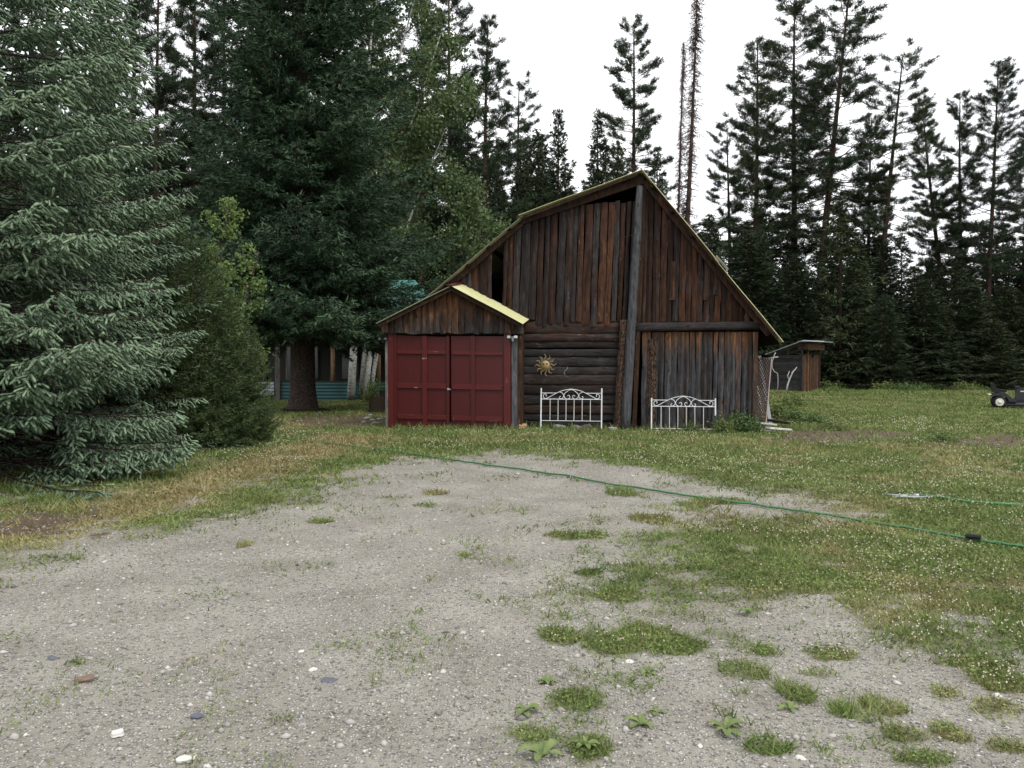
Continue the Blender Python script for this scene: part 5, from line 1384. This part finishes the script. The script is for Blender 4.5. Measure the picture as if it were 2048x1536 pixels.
for i, (u, v, s, lb) in enumerate(((1050, 1428, 0.9, 'broad leaved weed left of the brown grass tuft near the bottom'), (1085, 1520, 1.25, 'large plantain at the bottom edge, left of the dark tuft'), (1170, 1498, 0.9, 'plantain beside the bottom tuft'),
        (1282, 1455, 0.9, 'single broad leaved weed right of the brown tufts'), (1295, 1350, 0.8, 'small broad leaved weed below the white stone'), (1095, 1370, 0.8, 'flat weed above the brown grass tuft'),
        (1450, 1465, 1.1, 'yellowish plantain alone at lower right of middle'), (1580, 1425, 0.8, 'plantain at the foot of the lower right weeds'), (1490, 1228, 0.9, 'dark plantain at the lawn edge right of middle'), (1315, 1430, 0.6, 'tiny broad leaved weed by the lone weed'))):
    g = ground_at(u, v); o = link('plantain', RO[i % 3], M['l_plantain'], None, (g.x, g.y, 0.004), (0, 0, i * 1.1)); o.scale = (s, s, s); tag(o, lb, 'weed', 'plantain weeds on the drive')

# ------------------------------------------------------------------ house with porch behind the big spruce
HY = 34.4
hx = lambda u, Y=HY: (u - 1024) / F * Y
house = empty('house', (hx(660), HY, 0), 0, 'low house with teal metal roof and dark log posted porch', 'house')
def hl(u, v, Y=HY): p = at(u, v, Y); return Vector((p.x - house.location.x, Y - HY, p.z))
def horiz_panel(name, u0, u1, v0, v1, mat, n=6, Y=HY):
    a, b_ = hl(u0, v1, Y), hl(u1, v0, Y); mb = MB(); h = (b_.z - a.z); rows = []
    for i in range(n * 4 + 1):
        f = i / (n * 4); ph = (i % 4); y = (0.0, -0.03, -0.03, 0.0)[ph]; rows.append((a.z + h * f, y))
    vs, fs = [], []
    for z, y in rows: vs += [(a.x, a.y + y, z), (b_.x, a.y + y, z), (a.x, a.y + y + 0.01, z), (b_.x, a.y + y + 0.01, z)]
    for i in range(len(rows) - 1):
        q = i * 4; fs += [(q, q + 1, q + 5, q + 4), (q + 2, q + 6, q + 7, q + 3), (q, q + 4, q + 6, q + 2), (q + 1, q + 3, q + 7, q + 5)]
    mb.add(vs, fs); return mb.build(name, mat, house)
horiz_panel('skirt_panel', 556, 700, 764, 804, M['teal'], 6)
horiz_panel('skirt_panel', 700, 860, 764, 804, M['teal'], 6)
horiz_panel('pale_panel', 505, 548, 764, 790, M['palemetal'], 4)
a, b_ = hl(552, 764), hl(860, 763); MB().box(((a.x + b_.x) / 2, 0.03, a.z + 0.02), (b_.x - a.x, 0.12, 0.04)).build('porch_rail', M['housewall'], house)
for u, mt, r in ((557, 'greywood', 0.11), (665, 'peeled', 0.095), (757, 'peeled', 0.085), (528, 'peeled', 0.06), (848, 'peeled', 0.09)):
    p0, p1 = hl(u, 804), hl(u, 664)
    if mt == 'greywood': MB().box((0, 0, (p1.z) / 2), (0.2, 0.2, p1.z)).build('porch_post', M[mt], house, (p0.x, -0.06, 0))
    else: MB().tube([(0, 0, hl(u, 765).z), (0.01, 0, hl(u, 720).z), (0, 0, p1.z)], [r * 1.08, r, r * 0.93], 10).build('porch_post', M[mt], house, (p0.x, 0.08, 0), smooth=True)
a, b_ = hl(500, 676), hl(870, 674); MB().box(((a.x + b_.x) / 2, 0.08, a.z), (b_.x - a.x, 0.2, 0.22)).build('porch_beam', M['rafter'], house)
MB().box(((a.x + b_.x) / 2, 1.3, 0.35), (b_.x - a.x, 2.4, 0.1)).build('porch_floor', M['dark_inside'], house)
MB().box(((a.x + b_.x) / 2, 2.6, 1.45), (b_.x - a.x, 0.15, 2.9)).build('wall', M['housewall'], house)
for u in (620, 700, 590):
    w0, w1 = hl(u - 18, 760, HY + 2.5), hl(u + 18, 690, HY + 2.5); fr_ = MB().box((0, 0, 0), (w1.x - w0.x, 0.06, w1.z - w0.z)).build('window', M['greywood'] if u == 590 else M['housewall'], house, ((w0.x + w1.x) / 2, 2.5, (w0.z + w1.z) / 2))
    MB().box((0, -0.035, 0), (w1.x - w0.x - 0.12, 0.02, w1.z - w0.z - 0.12)).build('pane', M['glass'], fr_)
w0, w1 = hl(748, 790, HY + 2.5), hl(776, 690, HY + 2.5); dd = MB().box((0, 0, 0), (w1.x - w0.x, 0.06, w1.z - w0.z)).build('door', M['dark_inside'], house, ((w0.x + w1.x) / 2, 2.49, (w0.z + w1.z) / 2))
MB().lathe([(0.03, 0), (0.03, 0.05)], axis='Y', n=10, c=(0, -0.09, 0)).build('door_knob', M['greymetal'], dd, (0.3, 0, -0.1))
# roof: ribbed metal, hipped at the right end
ez = hl(600, 662).z + 0.1; rl = hl(470, 660).x; ridge_l, ridge_r = Vector((rl, 4.2, 0)), at(829, 560, HY + 4.2); ridge_r = Vector((ridge_r.x - house.location.x, 4.2, ridge_r.z)); ridge_l.z = ridge_r.z
er_ = at(866, 584, HY + 2.6); hip = Vector((er_.x - house.location.x + 1.4, 4.2, ez + 0.15)); fl, frr = Vector((rl, -0.55, ez)), Vector((hip.x, -0.55, ez))
rf = MB(); bk_l, bk_r = Vector((rl, 9, ez)), Vector((hip.x, 9, ez))
rf.add([fl, frr, ridge_r, ridge_l], [(0, 1, 2, 3)]); rf.add([frr, bk_r, ridge_r], [(0, 1, 2)]); rf.add([bk_r, bk_l, ridge_l, ridge_r], [(0, 1, 2, 3)])
rf.add([fl - Vector((0, 0, .08)), frr - Vector((0, 0, .08)), bk_r - Vector((0, 0, .08)), bk_l - Vector((0, 0, .08))], [(3, 2, 1, 0)])
for p, q in ((fl, frr), (frr, bk_r), (bk_r, bk_l), (bk_l, fl)): rf.add([p - Vector((0, 0, .08)), q - Vector((0, 0, .08)), q, p], [(0, 1, 2, 3)])
roof_o = rf.build('roof', M['tealroof'], house)
nrib = 34
for i in range(nrib):
    f = (i + 0.5) / nrib; x = rl + (hip.x - rl) * f
    tt = 1.0 if x <= ridge_r.x else max(0.02, (hip.x - x) / (hip.x - ridge_r.x))
    p = Vector((x, fl.y, ez)); q = p + (Vector((0, ridge_r.y - fl.y, ridge_r.z - ez))) * tt
    MB().beam(p + Vector((0, 0, 0.012)), q + Vector((0, 0, 0.012)), 0.03, 0.025, up=(0, 0, 1)).build('roof_rib', M['tealroof'], roof_o)
for y_, x_ in ((8.8, 0),): MB().box(((rl + hip.x) / 2, y_ - 0.3, ez / 2), (hip.x - rl - 0.8, 0.15, ez)).build('wall', M['housewall'], house)
for x_ in (rl + 0.4, hip.x - 0.4): MB().box((x_, 5.7, ez / 2), (0.15, 6.0, ez)).build('wall', M['housewall'], house)

# ------------------------------------------------------------------ outhouse at the wood edge
g = ground_at(1603, 784); OY = g.y
oh = empty('outhouse', g, R_(-45), 'small dark plank outhouse with slanted roof at the edge of the wood', 'outhouse')
SW, SD, SH = 1.75, 2.1, 2.65      # left face runs along -x, right face along +y
rr = random.Random(4)
nb_ = 11
for i in range(nb_):               # left face: level boards
    h = 1.95 / nb_; o = MB().box((0, 0, 0), (SW - rr.uniform(0, 0.05), 0.03, h - 0.012), bevel=0.004).build('plank', M['outhouse'], oh, (-SW / 2 + rr.uniform(-.02, .02), rr.uniform(-0.008, 0.008), 0.05 + h * (i + 0.5)), (0, rr.uniform(-0.01, 0.01), 0))
for i in range(9):                 # right face: upright and level boards of warmer wood
    w = SD / 9; hgt = 2.0 - (0.25 if i in (2, 5) else 0) * rr.random()
    MB().box((0, 0, hgt / 2), (0.03, w - 0.012, hgt)).build('plank', M['outhouse_in'], oh, (0.0, w * (i + 0.5), 0.03))
for x, y, h in ((0.02, -0.02, 2.62), (-SW + 0.04, -0.02, 2.05), (0.03, 0.62, 2.3), (0.02, SD, 2.5), (-SW + 0.04, SD, 2.0)):
    MB().box((0, 0, h / 2), (0.09, 0.09, h)).build('corner_post', M['outhouse'] if y < 0.5 else M['outhouse_in'], oh, (x, y, 0))
for i in range(8): MB().box((0, 0, 0), (SW, 0.03, 0.22)).build('plank', M['outhouse'], oh, (-SW / 2, SD, 0.15 + i * 0.245))
for i in range(8): MB().box((0, 0, 0), (0.03, SD, 0.22)).build('plank', M['outhouse'], oh, (-SW, SD / 2, 0.15 + i * 0.245))
sl = math.atan2(0.6, SW)
MB().beam((-SW - 0.2, -0.02, 1.97), (0.05, -0.02, 2.6), 0.07, 0.05).build('rafter', M['outhouse'], oh)
MB().beam((-SW * 0.45, -0.02, 2.0), (-SW * 0.45, -0.02, 2.4), 0.05, 0.04).build('stud', M['outhouse'], oh)
MB().box((0, 0, 0), (SW + 0.55, SD + 0.5, 0.03), (0, -sl, 0)).build('roof_sheet', M['palemetal'], oh, (-SW / 2 - 0.05, SD / 2, 2.42))
MB().box((0, 0, 0), (0.75, SD + 0.6, 0.03), (0, 0.02, 0)).build('roof_sheet', M['palemetal'], oh, (0.3, SD / 2 - 0.05, 2.74))
MB().box((0, 0, 0), (0.55, SD, 0.3)).build('fascia', M['outhouse_in'], oh, (0.05, SD / 2, 2.45))
# forked branch and hoop
base = ground_at(1573, 787) + Vector((0, 0.1, 0))
br = MB()
def bpx(u, v, dy=0.0): return at(u, v, base.y + dy) - base
br.tube([bpx(1573, 783), bpx(1575, 770, .05), bpx(1579, 758, .1), bpx(1586, 744, .15), bpx(1594, 734, .2)], [0.05, 0.045, 0.04, 0.03, 0.018], 7)
br.tube([bpx(1578, 760, .1), bpx(1575, 752, .1), bpx(1579, 742, .12)], [0.032, 0.028, 0.015], 6); br.tube([bpx(1588, 741, .16), bpx(1583, 746, .1), bpx(1582, 750, .1)], [0.02, 0.016, 0.01], 6)
tag(br.build('forked_branch', M['bleached'], None, base, smooth=True), 'bleached forked branch leaning on the outhouse wall', 'branch')
base = ground_at(1553, 785); hp = MB(); hp.tube([at(u, v, base.y) - base for u, v in ((1551, 705), (1548, 712), (1544, 725), (1544, 735), (1548, 743), (1555, 747), (1556, 760), (1555, 785))], 0.025, 7)
hp.tube([at(1540, 716, base.y) - base, at(1556, 714, base.y) - base], 0.035, 6)
tag(hp.build('bent_hoop', M['bleached'], None, base, smooth=True), 'pale bent hoop hanging at the left of the outhouse', 'hoop')

# ------------------------------------------------------------------ lawn tractor at the right edge
g = ground_at(1997, 815.5)
tr = empty('lawn_tractor', (g.x, g.y, 0), R_(-27), 'dark riding lawn mower with cream wheel hubs at the right edge', 'lawn mower')
K = 0.9
def wheel(x, y, r, w, name='wheel'):
    o = MB().lathe([(r * 0.62, -w / 2), (r * 0.93, -w / 2), (r, -w * 0.3), (r, w * 0.3), (r * 0.93, w / 2), (r * 0.62, w / 2)], axis='Y', n=28).build(name, M['black'], tr, (x, y, r), smooth=True)
    MB().lathe([(r * 0.62, -w * 0.40), (r * 0.62, -w * 0.55), (r * 0.5, -w * 0.52), (r * 0.22, -w * 0.52), (r * 0.18, -w * 0.62), (0.01, -w * 0.64)], axis='Y', n=24).build('rim', M['wheelwhite'], o, smooth=True)
    MB().lathe([(r * 0.62, w * 0.4), (r * 0.6, w * 0.54), (0.01, w * 0.52)], axis='Y', n=20).build('rim', M['wheelwhite'], o)
    for k in range(16):
        a = k * 2 * math.pi / 16; MB().box((0, 0, 0), (0.03, w * 0.8, 0.012), (0, -a + math.pi / 2, 0.35 if k % 2 else -0.35)).build('tread_lug', M['black'], o, (math.cos(a) * r, 0, math.sin(a) * r))
wheel(0, -0.4, 0.215, 0.2); wheel(0, 0.4, 0.215, 0.2); wheel(0.98, -0.36, 0.155, 0.14); wheel(0.98, 0.36, 0.155, 0.14)
fm = MB(); fm.prism([(-0.28, 0.42), (-0.24, 0.50), (-0.05, 0.54), (0.2, 0.52), (0.34, 0.38), (0.5, 0.3), (0.5, 0.24), (0.28, 0.25), (0.2, 0.4), (0.0, 0.46), (-0.2, 0.42)], -0.5, 0.5); fm.build('fender', M['navy'], tr)
MB().box((-0.28, 0, 0.47), (0.1, 0.8, 0.05), bevel=0.015).build('rear_trim', M['wheelwhite'], tr)
MB().box((0.45, 0, 0.26), (1.4, 0.34, 0.16), bevel=0.02).build('chassis', M['navy'], tr)
MB().box((0.5, 0, 0.14), (0.6, 0.96, 0.12), bevel=0.04).build('mower_deck', M['navy'], tr)
MB().box((0.38, 0, 0.27), (0.4, 0.84, 0.03)).build('footboard', M['black'], tr)
hd = MB(); hd.prism([(0.5, 0.3), (0.5, 0.66), (0.62, 0.72), (0.95, 0.70), (1.22, 0.62), (1.3, 0.5), (1.3, 0.3)], -0.24, 0.24); ho = hd.build('hood', M['navy'], tr)
MB().box((0.8, -0.243, 0.6), (0.34, 0.006, 0.035)).build('decal', M['wheelwhite'], ho)
MB().box((0.56, 0, 0.72), (0.16, 0.4, 0.12), bevel=0.03).build('dashboard', M['black'], tr)
MB().tube([(0.5, 0, 0.74), (0.40, 0, 0.88)], 0.02, 8).build('steering_column', M['black'], tr)
sw = MB(); cpt = [Vector((0.39, 0, 0.89)) + Vector((math.cos(a) * 0.17 * 0.85, math.sin(a) * 0.17, math.cos(a) * 0.17 * 0.5)) for a in [i * 2 * math.pi / 18 for i in range(18)]]
sw.tube(cpt, 0.014, 6, closed=True); sw.tube([cpt[0], cpt[9]], 0.012, 5); sw.tube([cpt[4], cpt[13]], 0.012, 5); sw.build('steering_wheel', M['black'], tr, smooth=True)
st = MB(); st.prism([(-0.22, 0.56), (-0.2, 0.64), (-0.27, 0.86), (-0.2, 0.9), (-0.12, 0.84), (-0.08, 0.68), (0.2, 0.64), (0.24, 0.6), (0.2, 0.55)], -0.24, 0.24); st.build('seat', M['black'], tr)
print('TRIS', NTRI, sum(len(o_.polygons) for o_ in bpy.data.meshes))
